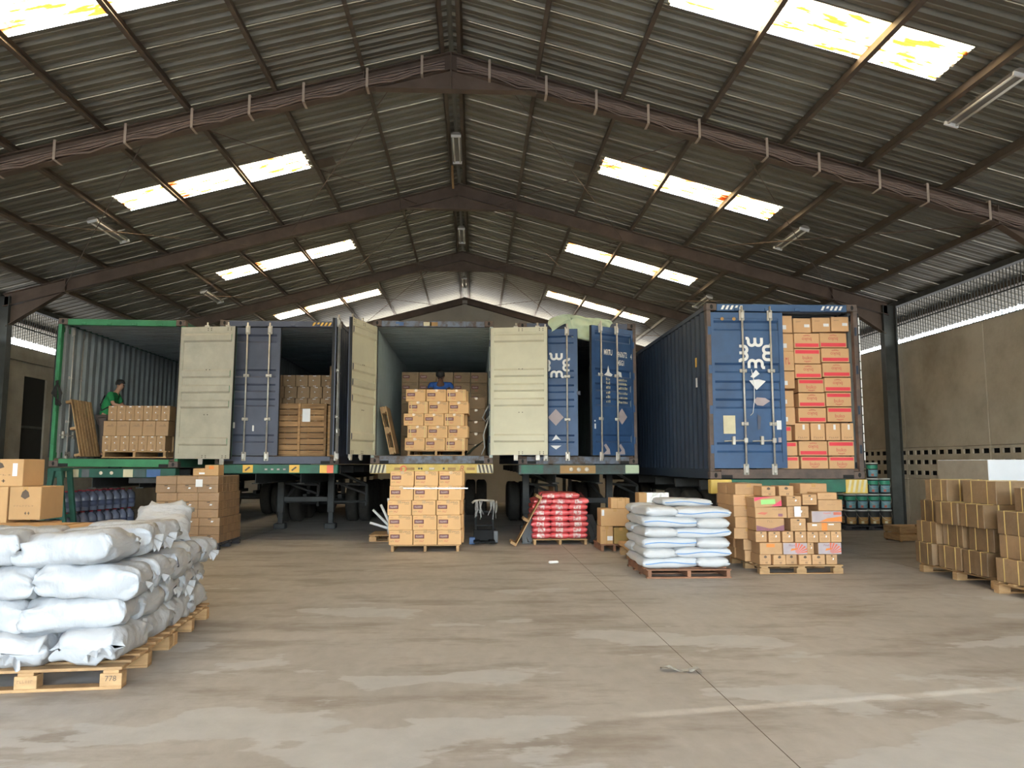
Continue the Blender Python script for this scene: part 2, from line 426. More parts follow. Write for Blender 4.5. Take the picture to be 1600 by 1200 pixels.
# columns and side walls
wr = empty('wall_right', kind='structure'); wlft = empty('wall_left', kind='structure')
for fy in FRAMES:
    for sg, par in ((1, wr), (-1, wlft)):
        b = MB(); x = COLX[sg]; zt = rz(abs(x-RX))-PT-.05
        b.box(x-.15, x+.15, -.006, .006, 0, zt); b.box(x-.16, x-.146, -.1, .1, 0, zt); b.box(x+.146, x+.16, -.1, .1, 0, zt); b.box(x-.2, x+.2, -.16, .16, 0, .025)
        b.build('column', colm_m, par, (0, fy, 0))
WT = 4.44
JO = [YF, -9., -6., -3., 0., 3.05, 6.1, 9.1, 12.12, 15.15, 18.2, 21.2, 24.2, 27.2, YB]
for i in range(len(JO)-1):
    y0, y1 = JO[i]+.008, JO[i+1]-.008
    MB().cbox(10.45, 10.6, y0, y1, 1.88, WT, .012).build('wall_panel', wall_m, wr)
    MB().cbox(10.45, 10.6, y0, y1, 0, 1.16, .012).build('wall_panel', wall_m, wr)
    # pierced ventilation blocks: three courses of slots
    nb = max(1, round((y1-y0)/.31)); bw = (y1-y0)/nb
    def vent(bw=bw):
        q = MB()
        for z0, z1 in ((1.165, 1.245), (1.345, 1.495), (1.595, 1.72), (1.82, 1.875)): q.box(10.45, 10.49, .04, bw-.044, z0, z1)
        q.box(10.45, 10.49, .002, .04, 1.165, 1.875); q.box(10.45, 10.49, bw-.044, bw-.002, 1.165, 1.875)
        return q.mesh('vent_block', wall_m)
    for k in range(nb): obj('vent_block', cached(('vent', round(bw, 3)), vent), wr, (0, y0+k*bw, 0))
MB().box(10.6, 10.66, YF, YB, 0, WT-.05).build('slot_shade_sheet', dark_m, wr)  # added near-black sheet, painted shade that keeps the vent slots dark
def grille(x, par, zt, zb):
    for f0 in [YF]+FRAMES:
        f1 = min(f0+6, YB) if f0 > YF else .2
        b = MB(); y = f0+.05
        while y < f1:
            b.box(x-.007, x+.007, y-.007, y+.007, zb, zt); y += .1
        for z in (zb+.02, (zb+zt)/2, zt-.02): b.box(x-.012, x+.012, f0, f1, z-.015, z+.015)
        o = b.build('window_grille', colm_m, par); o['kind'] = 'stuff'
grille(10.52, wr, 5.42, WT); grille(-11.38, wlft, 5.42, 4.4)
MB().box(10.38, 10.52, YF, YB, 5.38, 5.5).build('eave_beam', colm_m, wr)
MB().box(-11.38, -11.24, YF, YB, 5.38, 5.5).build('eave_beam', colm_m, wlft)
# left wall with a dark doorway
for y0, y1, z0, z1 in ((YF, 19.45, 0, 3.7), (20.75, YB, 0, 3.7), (YF, YB, 3.7, 4.4)):
    MB().box(-11.46, -11.31, y0, y1, z0, z1).build('wall_panel', wallL_m, wlft)
MB().box(-11.31, -11.15, 18.75, 19.45, 0, 3.68).build('door_pier', wallL_m, wlft)
MB().box(-11.31, -11.27, YF, YB, 4.05, 4.2).build('wall_band', wallL_m, wlft)
d = empty('door_1', kind='structure'); b = MB(); b.box(-11.40, -11.36, 19.45, 20.75, 0, 3.7)
b.build('door_panel', dark_m, d)  # near-black slab painted as the unlit depth of the open doorway
for z in (1.2, 2.4): MB().box(-11.355, -11.34, 19.5, 20.7, z, z+.06).build('door_rail', colm_m, d)
# gable: the wall stops short of the sheeting so the sky shows along the slope
wb = empty('wall_back', kind='structure')
b = MB(); gz = .48
b.prism([(-11.4, 0), (10.6, 0), (10.6, rz(10.6-RX)-gz), (RX, Z0-gz), (-11.4, rz(11.0)-gz)], 0, .15); b.build('wall_panel', gable_m, wb, (0, YB, 0))
b = MB()
for sg in (-1, 1): ibeam(b, (RX, Z0-.36), (RX+sg*10.6, rz(10.6)-.36), .26, .16)
b.build('gable_rafter', steel_m, wb, (0, YB-.12, 0))
MB().box(RX-.1, RX+.1, -.05, .1, 0, Z0-gz).build('gable_post', gable_m, wb, (0, YB-.1, 0))
for sg in (-1, 1):
    for x in (3.4, 7.2): MB().box(-.08, .08, -.05, .1, 0, rz(x)-gz).build('gable_post', steel_m, wb, (RX+sg*x, YB-.1, 0))

# fluorescent battens
def batten(x, y, z, tilt, label):
    r = empty('fluorescent_lamp', (x, y, z), (0, tilt, 0), label=label, cat='lamp', group='fluorescent battens under the roof')
    def body():
        b = MB(); b.prism([(-.11,-.05),(.11,-.05),(.05,.0),(-.05,.0)], 0, 1.45); return b.mesh('housing', lampbody_m)
    obj('housing', cached('lampbody', body), r)
    for s in (-.06, .06):
        obj('tube', cached('lamptube', lambda: MB().tube((0,.05,-.075), (0,1.40,-.075), .017, 8).mesh('tube', tube_m, True)), r, (s, 0, 0))
    for y_ in (.02, 1.41): obj('end_holder', cached('lamphold', lambda: MB().box(-.1,.1,0,.03,-.1,-.05).mesh('end_holder', white_m)), r, (0, y_, 0))
    for y_ in (.3, 1.1): obj('hanger', cached('lamphang', lambda: MB().box(-.015,.015,0,.03,0,.09).mesh('hanger', purlin_m)), r, (0, y_, 0))
for k, y in enumerate((15.07, 21.3, 27.2)):
    batten(RX+.01, y, Z0-.22, 0, 'white twin tube lamp under the roof ridge, %s from the front' % NTH[k])
for k, y in enumerate((15.05, 21.3)):
    batten(RX-7.13, y, rz(7.13)-.2, -SLP, 'white twin tube lamp on the left roof slope, %s one' % ('nearer', 'farther')[k])
for k, y in enumerate((8.65, 14.9, 21.3)):
    batten(RX+7.13, y, rz(7.13)-.2, SLP, 'white twin tube lamp on the right roof slope, %s one' % ('nearest', 'middle', 'farthest')[k])
MB().cbox(-.025, .025, 0, .9, -.02, .0, .003).build('wooden_lath', wood_m, None, (RX-.12, 16.9, Z0-.19), (R(-14), 0, 0), label='orange wooden lath hanging beside the ridge lamp', cat='lath')

# cables tied along the nearest full frame
for sg, side in ((-1, 'left'), (1, 'right')):
    r = empty('cable_bundle', (0, 12.2, 0), label='bundle of brown cables tied along the nearest roof beam, %s slope' % side, cat='cable', group='cables on the roof beam')
    rnd = random.Random(5+sg)
    ties = [.55+.93*k+rnd.uniform(-.15, .15) for k in range(11)]
    for j in range(9):
        pts = []; off = rnd.uniform(-.14, .12); n = 60
        for i in range(n+1):
            d = .1+10.2*i/n
            near = min(abs(d-t) for t in ties)
            sag = min(near/.45, 1)**2*rnd.uniform(.7, 1)
            pts.append((RX+sg*d, -.10-.012*(j % 3)-.02*sag, rz(d)-PT-.2+off*(.45+.55*sag)-.05*sag*(j/6)))
        MB().path(pts, rnd.uniform(.012, .018), 5).build('cable', cable_m, r, smooth=True)
    for t in ties:
        b = MB(); x = RX+sg*t; z = rz(t)-PT
        b.box(x-.02, x+.02, -.15, -.143, z-.31, z+.01); b.box(x-.02, x+.02, -.15, .1, z-.318, z-.308); b.box(x-.02, x+.02, -.15, .0, z+.005, z+.012)
        b.build('cable_tie', tie_m, r)

# ================================================================== containers
def text_mesh(s, size, mat, bold=0.0, align='CENTER'):
    def mk():
        cu = bpy.data.curves.new('lettering', 'FONT'); cu.body = s; cu.size = size; cu.align_x = align; cu.align_y = 'CENTER'; cu.offset = bold; cu.resolution_u = 3
        o = bpy.data.objects.new('lettering', cu); COL.objects.link(o)
        dg = bpy.context.evaluated_depsgraph_get(); me = bpy.data.meshes.new_from_object(o.evaluated_get(dg))
        bpy.data.objects.remove(o); me.transform(Matrix.Rotation(R(90), 4, 'X'))
        me.materials.clear(); me.materials.append(mat); return me
    return cached(('txt', s, size, mat.name, bold, align), mk)
def letter(s, size, mat, parent, x, z, y, rot=0., bold=0., name='lettering', sx=1.):
    o = obj(name, text_mesh(s, size, mat, bold), parent, (x, y, z), (0, rot, 0)); o.scale.x = sx; return o

CW, CH, CL = 2.438, 2.896, 12.19
DIPS = (.085, .36, .475, .59, .87)          # horizontal corrugations of a door leaf, from the top
def door_panel(w, h):
    """leaf hinged at x=0 reaching +x, outside face at y=0, inside at y=.05"""
    def mk():
        b = MB(); fw_ = .075
        for m, y0, y1 in ((0, 0, .026), (1, .026, .052)):
            b.mi(m)
            b.box(0, fw_, y0, y1, 0, h); b.box(w-fw_, w, y0, y1, 0, h); b.box(fw_, w-fw_, y0, y1, 0, .1); b.box(fw_, w-fw_, y0, y1, h-.1, h)
        zs = [(.1, 0)]
        for f in sorted(1-d for d in DIPS):
            z = f*h; zs += [(z-.085, 0), (z-.05, 1), (z+.05, 1), (z+.085, 0)]
        zs.append((h-.1, 0))
        for m, base in ((0, .014), (1, .036)):
            b.mi(m); vs = []; fs = []
            for z, dpt in zs:
                y = base+(.036*dpt)
                vs += [(fw_, y, z), (w-fw_, y, z)]
            for i in range(len(zs)-1): fs.append((2*i, 2*i+1, 2*i+3, 2*i+2))
            b.add(vs, fs)
        return b
    return mk()
def wglyph(b, cx, cz, s, rot, y):
    c, s_ = math.cos(rot), math.sin(rot)
    for x0 in (-.34, .34):
        pts = [(x0-.34, .42 if x0 > 0 else .36), (x0-.34, .15)]+[(x0-.34*math.cos(math.pi*i/10), -.03-.34*math.sin(math.pi*i/10)) for i in range(11)]+[(x0+.34, .15), (x0+.34, .42)]
        if x0 < 0: pts = [(-.95, .36), (-.74, .36), (-.69, .26)]+pts[1:]
        b.ribbon([((x*c-z*s_)*s+cx, (x*s_+z*c)*s+cz) for x, z in pts], .3*s, y-.0004*(x0 > 0))
def logo(parent, cx, cz, y, s=.2, only=None):
    b = MB(); k = 0
    for dx, dz, rot in ((0, .185, 0), (0, -.185, math.pi), (-.2, 0, math.pi/2), (.2, 0, -math.pi/2)):
        if only is None or k in only: wglyph(b, cx+dx, cz+dz, s, rot, y)
        k += 1
    b.build('logo', white_m, parent)

def add_door(root, side, ang, w, h, W, mo, mi, deco=None, handles=True, zb=.17):
    """side -1 hinges on the left post; ang = degrees opened towards the camera"""
    x = .045 if side < 0 else W-.045
    rot = -R(ang) if side < 0 else R(ang)
    me = cached(('leaf', w, h, mo.name, mi.name), lambda: door_panel(w, h).mesh('door', [mo, mi]))
    mirror = side > 0
    d = obj('door', me, root, (x, .012, zb), (0, 0, rot))
    sx = -1 if mirror else 1
    if mirror:                              # own mesh, mirrored about the hinge
        me2 = cached(('leafm', w, h, mo.name, mi.name), lambda: (lambda m: (m.transform(Matrix.Scale(-1, 4, (1,0,0))), m.flip_normals(), m)[2])(me.copy()))
        d.data = me2
    fx = lambda u: sx*u
    g = MB()
    for a0, a1, z0, z1 in ((-.004, .004, 0, h), (w-.004, w+.006, 0, h)):
        g.box(min(fx(a0), fx(a1)), max(fx(a0), fx(a1)), .02, .07, z0, z1)
    g.build('gasket', black_m, d)
    for u in (.44*w, .82*w):
        r = obj('lock_rod', cached(('rod', h), lambda: MB().tube((0, -.035, -.10), (0, -.035, h+.1), .017, 8).mesh('lock_rod', rod_m, True)), d, (fx(u), 0, 0))
        for z in (-.02, .28*h, .62*h, h-.05):
            big = z < .1 or z > h-.2
            def bk(big=big):
                b = MB(); hh = .09 if big else .03
                b.cbox(-.045 if big else -.06, .045 if big else .06, -.03, .0, -hh, hh, .008); b.cbox(-.028, .028, -.06, -.01, -hh*.6, hh*.6, .006); return b.mesh('rod_bracket', rod_m)
            o = obj('rod_bracket', cached(('rodb', big), bk), d, (fx(u), 0, z))
        if handles:
            hb = MB().tube((0, -.045, .45), (fx(-.36), -.045, .44), .011, 6); hb.cbox(-.03, .03, -.06, -.02, .41, .49, .006); hb.cbox(fx(-.2)-.025, fx(-.2)+.025, -.06, 0, .38, .52, .006)
            hb.build('handle', rod_m, d, (fx(u), 0, 0))
    for z in (.12*h, .37*h, .63*h, .88*h):
        MB().cbox(-.03, .03, -.015, .02, -.07, .07, .004).build('hinge', mo, d, (0, 0, z))
    for z in (.025, .06, .33*h, .67*h, h-.07, h-.035):       # rivets on the inside face
        for u in (.5*w, .56*w, .86*w, .92*w):
            if u < .8*w or z < .1 or z > h-.1:
                o = obj('rivet', cached('rivet', lambda: MB().tube((0,0,0), (0,.006,0), .011, 6).mesh('rivet', hazk_m)), d, (fx(u), .05, z))
    if deco: deco(d, fx)
    return d

def side_mesh(L, H, mats, amp=.034, per=.278):
    b = MB(); vs = []; fs = []; y = 0; P = []
    while y < L-.01:
        P += [(y, 0), (y+.072, 0), (y+.14, amp), (y+.21, amp)]; y += per
    P.append((L, 0))
    for yy, x in P: vs += [(x, min(yy, L), 0), (x, min(yy, L), H)]
    for i in range(len(P)-1): fs.append((2*i, 2*i+1, 2*i+3, 2*i+2))
    n = len(vs); vs += [(x+.003, y_, z) for x, y_, z in vs]
    b.add(vs, fs); b.mi(1); b.f += [[i+n for i in f[::-1]] for f in fs]; b.m += [1]*len(fs)
    return b.mesh('side_wall', mats)

def container(label, x, y, z, frame_m, side_out, inner, roll=0., yaw=0., W=CW, H=CH, header_m=None, sill_m=None, post_m=None, cast_m=None):
    r = empty('shipping_container', (x, y, z), (0, roll, yaw), label=label, cat='container', group='shipping containers on trailers')
    cm = cast_m or rust_m
    def casting():
        b = MB(); b.cbox(0, .178, 0, .162, 0, .118, .008); return b.mesh('corner_casting', cm)
    for cx in (-.004, W-.174):
        for cy in (-.006, CL-.156):
            for cz in (-.004, H-.114):
                c = obj('corner_casting', cached(('cast', cm.name), casting), r, (cx, cy, cz))
                if cy < 1: obj('casting_slot', cached('slot', lambda: MB().lathe([(.001, -.002), (.032, -.002), (.032, .0)], 12, axis='z').mesh('casting_slot', dark_m)), c, (.089, -.001, .06), (R(90), 0, 0)).scale = (.8, 1.25, 1)
    pm = post_m or frame_m
    for px in (0, W-.07):
        MB().cbox(px, px+.07, 0, .1, .114, H-.114, .006).build('corner_post', pm, r)
        MB().box(px, px+.07, CL-.1, CL, .114, H-.114).build('corner_post', pm, r)
    hd = MB().cbox(.174, W-.174, 0, .1, H-.125, H-.005, .006).build('door_header', header_m or frame_m, r)
    for k in range(4):
        MB().cbox(-.045, .045, -.02, .0, 0, .05, .006).build('cam_keeper', header_m or frame_m, hd, (W*(.2+.2*k), 0, H-.12))
    sl = MB().cbox(.174, W-.174, 0, .12, .0, .15, .006).build('door_sill', sill_m or frame_m, r)
    for fx0, fx1 in ((.18, .36), (W-.36, W-.18)): MB().box(fx0, fx1, -.003, .02, .0, .06).build('fork_notch', dark_m, sl)
    for px in (.0, W-.06):
        MB().box(px, px+.06, .1, CL-.1, H-.09, H-.02).build('top_rail', side_out, r)
        MB().box(px, px+.05, .1, CL-.1, .0, .16).build('bottom_rail', side_out, r)
    sm = cached(('side', side_out.name, inner.name, H), lambda: side_mesh(CL-.2, H-.24, [side_out, inner]))
    a = obj('side_wall', sm, r, (.012, .1, .16)); a2 = obj('side_wall', sm, r, (W-.012, .1, .16)); a2.scale.x = -1
    MB().box(.0, W, CL-.06, CL-.03, .15, H-.1).build('end_wall', inner, r)
    MB().box(.03, W-.03, .05, CL-.05, .12, .155).build('container_floor', ply_m, r)
    b = MB(); vs = []; fs = []; P = []; yy = .1
    while yy < CL-.15: P += [(yy, 0), (yy+.07, 0), (yy+.1, -.05), (yy+.2, -.05)]; yy += .25
    P.append((CL-.1, 0))
    for q, zz in P: vs += [(.05, q, H-.03+zz), (W-.05, q, H-.03+zz)]
    for i in range(len(P)-1): fs.append((2*i, 2*i+1, 2*i+3, 2*i+2))
    b.add(vs, fs).build('roof_panel', inner, r)
    return r

DH = 2.58
# ---- 1: green framed, both leaves thrown open
c1 = container('green framed open container at far left with a carton pallet inside', -8.21, 15.3, 1.455, green_m, chasgrn_m, inner_m, roll=R(.5))
add_door(c1, -1, 266, 1.165, DH, CW, green_m, greyd_m)
add_door(c1, 1, 168, 1.165, DH, CW, green_m, greyd_m)
letter('MJ', .11, hazk_m, c1, .28, .24, .12, bold=.004)
hook = MB(); rr = random.Random(2)
for k in range(5): hook.path([(.0+.02*k, -.02*k, .45), (.04-.02*k, -.05, .2), (.05+.03*k, -.06-.01*k, -.02), (.12, -.05, .02*k-.05), (.09+.01*k, -.03, .2), (.02, 0, .42)], .016, 5)
hook.build('strap', black_m, None, (-8.13, 15.24, 2.66), label='dark ratchet strap hanging on the green container post', cat='strap')
# ---- 2: slate blue, left leaf shut, right leaf open edge-on
def deco2(d, fx):
    for z in (.52, .58):
        MB().cbox(-.02, .02, -.02, 0, -.06, .06, .008).build('seal_plate', white_m, d, (fx(.3 if z > .55 else .68), 0, z+.02))
c2 = container('slate blue container with wooden crates behind its half open doors', -5.16, 15.6, 1.5, slate_m, slate_m, inner_m)
add_door(c2, -1, 0, 1.165, DH, CW, slate_m, greyd_m, deco2, handles=False)
add_door(c2, 1, 97, 1.165, DH, CW, slate_m, inner_m)
b = MB(); b.box(CW-.6, CW-.2, -.004, .0, CH-.1, CH-.03); b.mi(1)
for k in range(5): b.poly([(CW-.6+.08*k, CH-.1), (CW-.56+.08*k, CH-.1), (CW-.52+.08*k, CH-.03), (CW-.56+.08*k, CH-.03)], -.006)
b.build('hazard_stripe', [hazk_m, amber_m], c2)
# ---- 3: cream doors, centre
c3 = container('centre container with cream doors open on both sides', -2.08, 15.5, 1.51, slate_m, inner3_m, inner3_m, header_m=rustblue_m, sill_m=rustblue_m, post_m=inner3_m)
add_door(c3, -1, 107, 1.165, DH, CW, slate_m, cream_m)
add_door(c3, 1, 170, 1.165, DH, CW, slate_m, cream_m)
for fx0, m in ((.46, plate_blue), (1.02, hazw_m), (1.15, ochre_m)): MB().rect(fx0, fx0+.16, CH-.11, CH-.03, -.004).build('header_patch', m, c3)
# ---- 4: deep blue, leaves ajar
def deco4l(d, fx):
    logo(d, .74, 1.83, -.006, .155)
    b = MB(); b.poly([(.72,.60),(.88,.77),(.72,.94),(.56,.77)], -.005); b.build('placard', lilacp, d)
    b = MB(); b.poly([(.61,.2),(.72,.12),(.83,.2)], -.012); b.poly([(.64,.3),(.74,.33),(.82,.31),(.72,.42)], -.012); b.build('torn_sticker', paper_m, d)
    MB().cbox(1.15, 1.22, -.01, .03, 1.22, 1.3, .006).build('door_catch', slate_m, d)
def deco4r(d, fx):
    letter('MRTU', .16, white_m, d, -.735, 2.06, -.006, sx=.55, bold=.003)
    letter('960672', .16, white_m, d, -.335, 2.04, -.006, sx=.55, bold=.003)
    letter('4', .16, white_m, d, -.085, 2.02, -.006, sx=.55, bold=.003)
    letter('45G1', .15, white_m, d, -.37, 1.87, -.006, sx=.55, bold=.003)
    b = MB(); rr = random.Random(8)
    for z in (1.50, 1.42, 1.33, 1.23, 1.14, 1.05):
        for x0, n in ((-.80, 3), (-.45, 6)):
            for k in range(n): b.rect(x0+.042*k, x0+.042*k+rr.uniform(.016, .032), z, z+rr.uniform(.03, .055), -.006)
    b.build('weight_print', hazw_m, d)
    MB().poly([(-.86,1.6),(-.78,1.66),(-.74,1.8),(-.7,1.66),(-.62,1.62),(-.66,1.58)], -.008).build('torn_sticker', paper_m, d)
    MB().poly([(-.48,1.6),(-.36,1.58),(-.38,1.68),(-.47,1.7)], -.008).build('torn_sticker', paper_m, d)
    MB().poly([(-.37,.62),(-.22,.78),(-.37,.95),(-.52,.78)], -.005).build('placard', lilacp, d)
    b = MB(); b.rect(-1.13, -1.09, .52, .62, -.006); b.rect(-1.13, -1.10, .66, .69, -.006); b.build('seal_mark', paper_m, d)
    for x in (-.83, -.42): MB().poly([(x-.09,.02),(x+.12,.02),(x+.1,.12),(x+.0,.23),(x-.06,.2),(x+.02,.1)], -.012).build('scuff', lilacp, d)
c4 = container('deep blue container with doors ajar beside the cream door', .88, 15.6, 1.5, blue4_m, blue4_m, inner_m, header_m=slate_m, sill_m=rustblue_m, post_m=rust_m)
add_door(c4, -1, 10, 1.165, DH, CW, blue4_m, inner_m, deco4l, handles=False)
add_door(c4, 1, 34, 1.165, DH, CW, blue4_m, inner_m, deco4r, handles=False)
# crumpled tarpaulin spilling out at the top
def cloth(nx, ny, fn): 
    b = MB(); vs = [fn(i/nx, j/ny) for j in range(ny+1) for i in range(nx+1)]
    return b.add(vs, [(j*(nx+1)+i, j*(nx+1)+i+1, (j+1)*(nx+1)+i+1, (j+1)*(nx+1)+i) for j in range(ny) for i in range(nx)])
def tarpf(u, v):
    # v runs from the container roof over the header and down between the leaves
    x = 1.52+1.26*u+.04*math.sin(9*v+4*u); s = v*1.35
    n1 = noise.noise(Vector((u*5, v*6, 1)))*.05+noise.noise(Vector((u*11, v*9, 4)))*.025
    hump = .16*math.sin(math.pi*u)**.6*(1+.35*math.sin(7*u))
    if s < .55: y, z = 16.05-s, 4.41+hump*math.sin(math.pi*min(s/.55, 1)*.5)
    else:
        t = s-.55; y = 15.5-.05*math.sin(t*3); z = 4.41+hump-t*(.62 if .32 < u < .68 else .30)
    return (x, y+n1, z+n1*.8)
cloth(36, 26, tarpf).build('tarpaulin', tarp_m, None, smooth=True, label='pale green crumpled tarpaulin bulging over the ajar blue doors', cat='tarpaulin')
# ---- 5: blue, nearest, left leaf shut
def deco5(d, fx):
    logo(d, .76, 1.90, -.006, .165)
    b = MB(); b.poly([(.64,1.44),(.76,1.28),(.92,1.43),(.8,1.46)], -.012); b.build('torn_placard', paper_m, d)
    MB().poly([(.66,1.5),(.76,1.62),(.82,1.55),(.72,1.48)], -.012).build('torn_placard', paper_m, d)
    MB().poly([(.7,1.1),(.76,1.16),(.9,1.15),(.98,1.1),(.86,1.02),(.76,1.03)], -.012).build('torn_placard', lilacp, d)
    MB().box(.19, .39, -.007, -.004, .56, .86).build('data_plate', hazw_m, d)
    b = MB(); b.rect(1.08, 1.16, .63, .78, -.006); b.build('data_sticker', paper_m, d)
    MB().rect(1.1, 1.15, .42, .5, -.006).build('data_sticker', lilacp, d)
    MB().path([(.68,-.02,1.62),(.72,-.03,1.4),(.71,-.03,1.1),(.68,-.03,.9),(.64,-.02,.86)], .006, 5).build('seal_cord', white_m, d)
    for x, z in ((.22, 2.47), (.42, 2.47)): MB().lathe([(.03,-.004),(.03,.0)], 10).build('rust_spot', ochre_m, d, (x, -.004, z), (R(90),0,0))
    MB().poly([(.76,.62),(.80,.64),(.82,.84),(.76,.88)], -.012).build('scuff', slate_m, d)
W5 = 2.56
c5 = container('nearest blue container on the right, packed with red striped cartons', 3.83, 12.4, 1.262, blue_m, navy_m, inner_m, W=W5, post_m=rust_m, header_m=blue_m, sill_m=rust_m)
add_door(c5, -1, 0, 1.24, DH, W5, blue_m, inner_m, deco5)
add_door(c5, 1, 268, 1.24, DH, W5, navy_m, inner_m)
b = MB()
for x0 in (.24, W5-.62):
    for k in range(5): b.poly([(x0+.075*k, CH-.1), (x0+.075*k+.04, CH-.1), (x0+.075*k+.075, CH-.03), (x0+.075*k+.035, CH-.03)], -.006)
b.build('hazard_stripe', white_m, c5)
b = MB()
for k in range(16): b.box(W5+.012, W5+.03, .0, .004, .3+.15*k, .3+.15*k+.13)
b.build('edge_dashes', white_m, c5)  # row of short white dashes up the right door edge
for z in (1.9, 1.55): MB().box(-.03, -.02, .55, .62, z, z+.16).build('side_sticker', amber_m if z > 1.7 else white_m, c5)

# ================================================================== trailers
def wheel_meshes():
    ty = MB().lathe([(.30,-.13),(.42,-.15),(.49,-.125),(.51,-.08),(.505,-.03),(.505,.03),(.51,.08),(.49,.125),(.42,.15),(.30,.13)], 28, axis='x').mesh('tyre', tyre_m, True)
    rm = MB().lathe([(.30,-.12),(.27,-.10),(.12,-.06),(.11,-.1),(.05,-.1)], 18, axis='x')
    rm.lathe([(.30,.12),(.27,.10),(.12,.06),(.11,.1),(.05,.1)], 18, axis='x')
    return ty, rm.mesh('rim', rim_m, True)
TY, RM = wheel_meshes()
def trailer(label, x0, x1, y0, zt, bumper, axles, legs=None, bh=.19):
    r = empty('container_trailer', ((x0+x1)/2, y0, 0), label=label, cat='trailer', group='container trailers')
    w = (x1-x0)/2
    def part(name, b, m): return b.build(name, m, r)
    for sx in (-.45, .45):
        b = MB(); b.box(sx-.006, sx+.006, .15, 11.6, zt-.38, zt-.03); b.box(sx-.07, sx+.07, .15, 11.6, zt-.04, zt-.02); b.box(sx-.07, sx+.07, .15, 11.6, zt-.4, zt-.38); part('main_rail', b, chassis_m)
    for k in range(7): part('cross_member', MB().box(-w+.1, w-.1, .9+1.7*k, 1.0+1.7*k, zt-.2, zt-.04), chassis_m)
    bumper(r, w, zt)
    for ay in axles:
        part('axle', MB().tube((-.95, ay, .51), (.95, ay, .51), .07, 10), chassis_m)
        for sx in (-1.06, -.73, .73, 1.06):
            t = obj('wheel', TY, r, (sx, ay, .51)); obj('rim', RM, t)
        for sx in (-.45, .45): part('spring_hanger', MB().box(sx-.05, sx+.05, ay-.5, ay+.5, .62, .72).box(sx-.04, sx+.04, ay-.08, ay+.08, .7, zt-.38), chassis_m)
    if legs:
        for sx in (-legs[1], legs[1]):
            b = MB(); b.cbox(sx-.075, sx+.075, legs[0]-.075, legs[0]+.075, .38, zt-.05, .01); b.cbox(sx-.055, sx+.055, legs[0]-.055, legs[0]+.055, .12, .4, .01)
            b.cbox(sx-.13, sx+.13, legs[0]-.13, legs[0]+.13, 0, .13, .02); part('landing_leg', b, chassis_m)
            part('leg_brace', MB().tube((sx, legs[0], .55), (sx*.6, legs[0]+1.2, zt-.3), .03, 6), chassis_m)
            part('leg_stay', MB().tube((sx+.07, legs[0], zt-.15), (sx+.75, legs[0]+.5, zt-.5), .035, 6).tube((sx+.75, legs[0]+.5, zt-.5), (sx+.75, legs[0]+.5, .5), .035, 6).tube((sx+.07, legs[0], zt-.45), (sx+.75, legs[0]+.5, zt-.5), .03, 6).tube((sx+.07, legs[0], .62), (sx+.75, legs[0]+.5, .6), .03, 6).tube((sx+.2, legs[0]+.1, zt-.48), (sx+.75, legs[0]+.5, .78), .028, 6), chassis_m)
        part('leg_tie', MB().cbox(-legs[1], legs[1], legs[0]-.04, legs[0]+.04, .62, .74, .01), chassis_m)
    return r
def beam(r, w, zt, m, h=.19, y0=-.05): return MB().cbox(-w, w, y0, .15, zt-h, zt-.012, .012).build('bumper', m, r)
def bump1(r, w, zt):
    o = beam(r, w, zt, trestle_m)
    for x0, x1, m in ((-.92,-.87,plate_blue), (-.86,-.62,hazw_m), (-.56,-.42,grey_m), (.22,.4,hazw_m), (.42,.64,teal_m), (.66,.92,plate_blue)):
        MB().box(x0, x1, -.058, -.05, zt-.18, zt-.03).build('plate', m, o)
    for x in (-.2, .0): MB().lathe([(.03,0),(.035,.01),(.0,.03)], 10).build('bolt_lamp', lens_m, o, (x, -.05, zt-.1), (R(90),0,0))
    MB().cbox(.3, 1.1, .0, .3, zt-.3, zt-.19, .01).build('lower_plate', chassis_m, o)
def bump2(r, w, zt):
    o = beam(r, w, zt, chasgrn_m)
    for x in (-.55, .36):
        p = MB().box(x-.1, x+.1, -.058, -.05, zt-.17, zt-.02).build('warning_plate', amber_m, o)
        MB().ribbon([(x-.05, zt-.13), (x, zt-.09), (x+.04, zt-.06)], .03, -.061).build('plate_mark', hazk_m, p)
    MB().box(.86, 1.0, -.058, -.05, zt-.18, zt-.02).build('reflector', amber_m, o); MB().box(1.0, 1.13, -.058, -.05, zt-.18, zt-.02).build('reflector', orange_m, o)
    b = MB()
    for k in range(4): b.rect(-.22+.12*k, -.17+.12*k, zt-.12, zt-.09, -.052)
    b.build('faded_number', lilacp, o)
def stripes(o, x0, x1, z0, z1, y, flip=1, n=4, m=hazk_m):
    b = MB(); st = (x1-x0)/n
    for k in range(n):
        a = x0+st*k
        q = [(a, z0), (a+st*.5, z0), (min(a+st, x1), z1), (a+st*.5, z1)]
        if flip < 0: q = [(x0+x1-x, z) for x, z in q]
        b.poly(q, y)
    b.build('hazard_stripe', m, o)
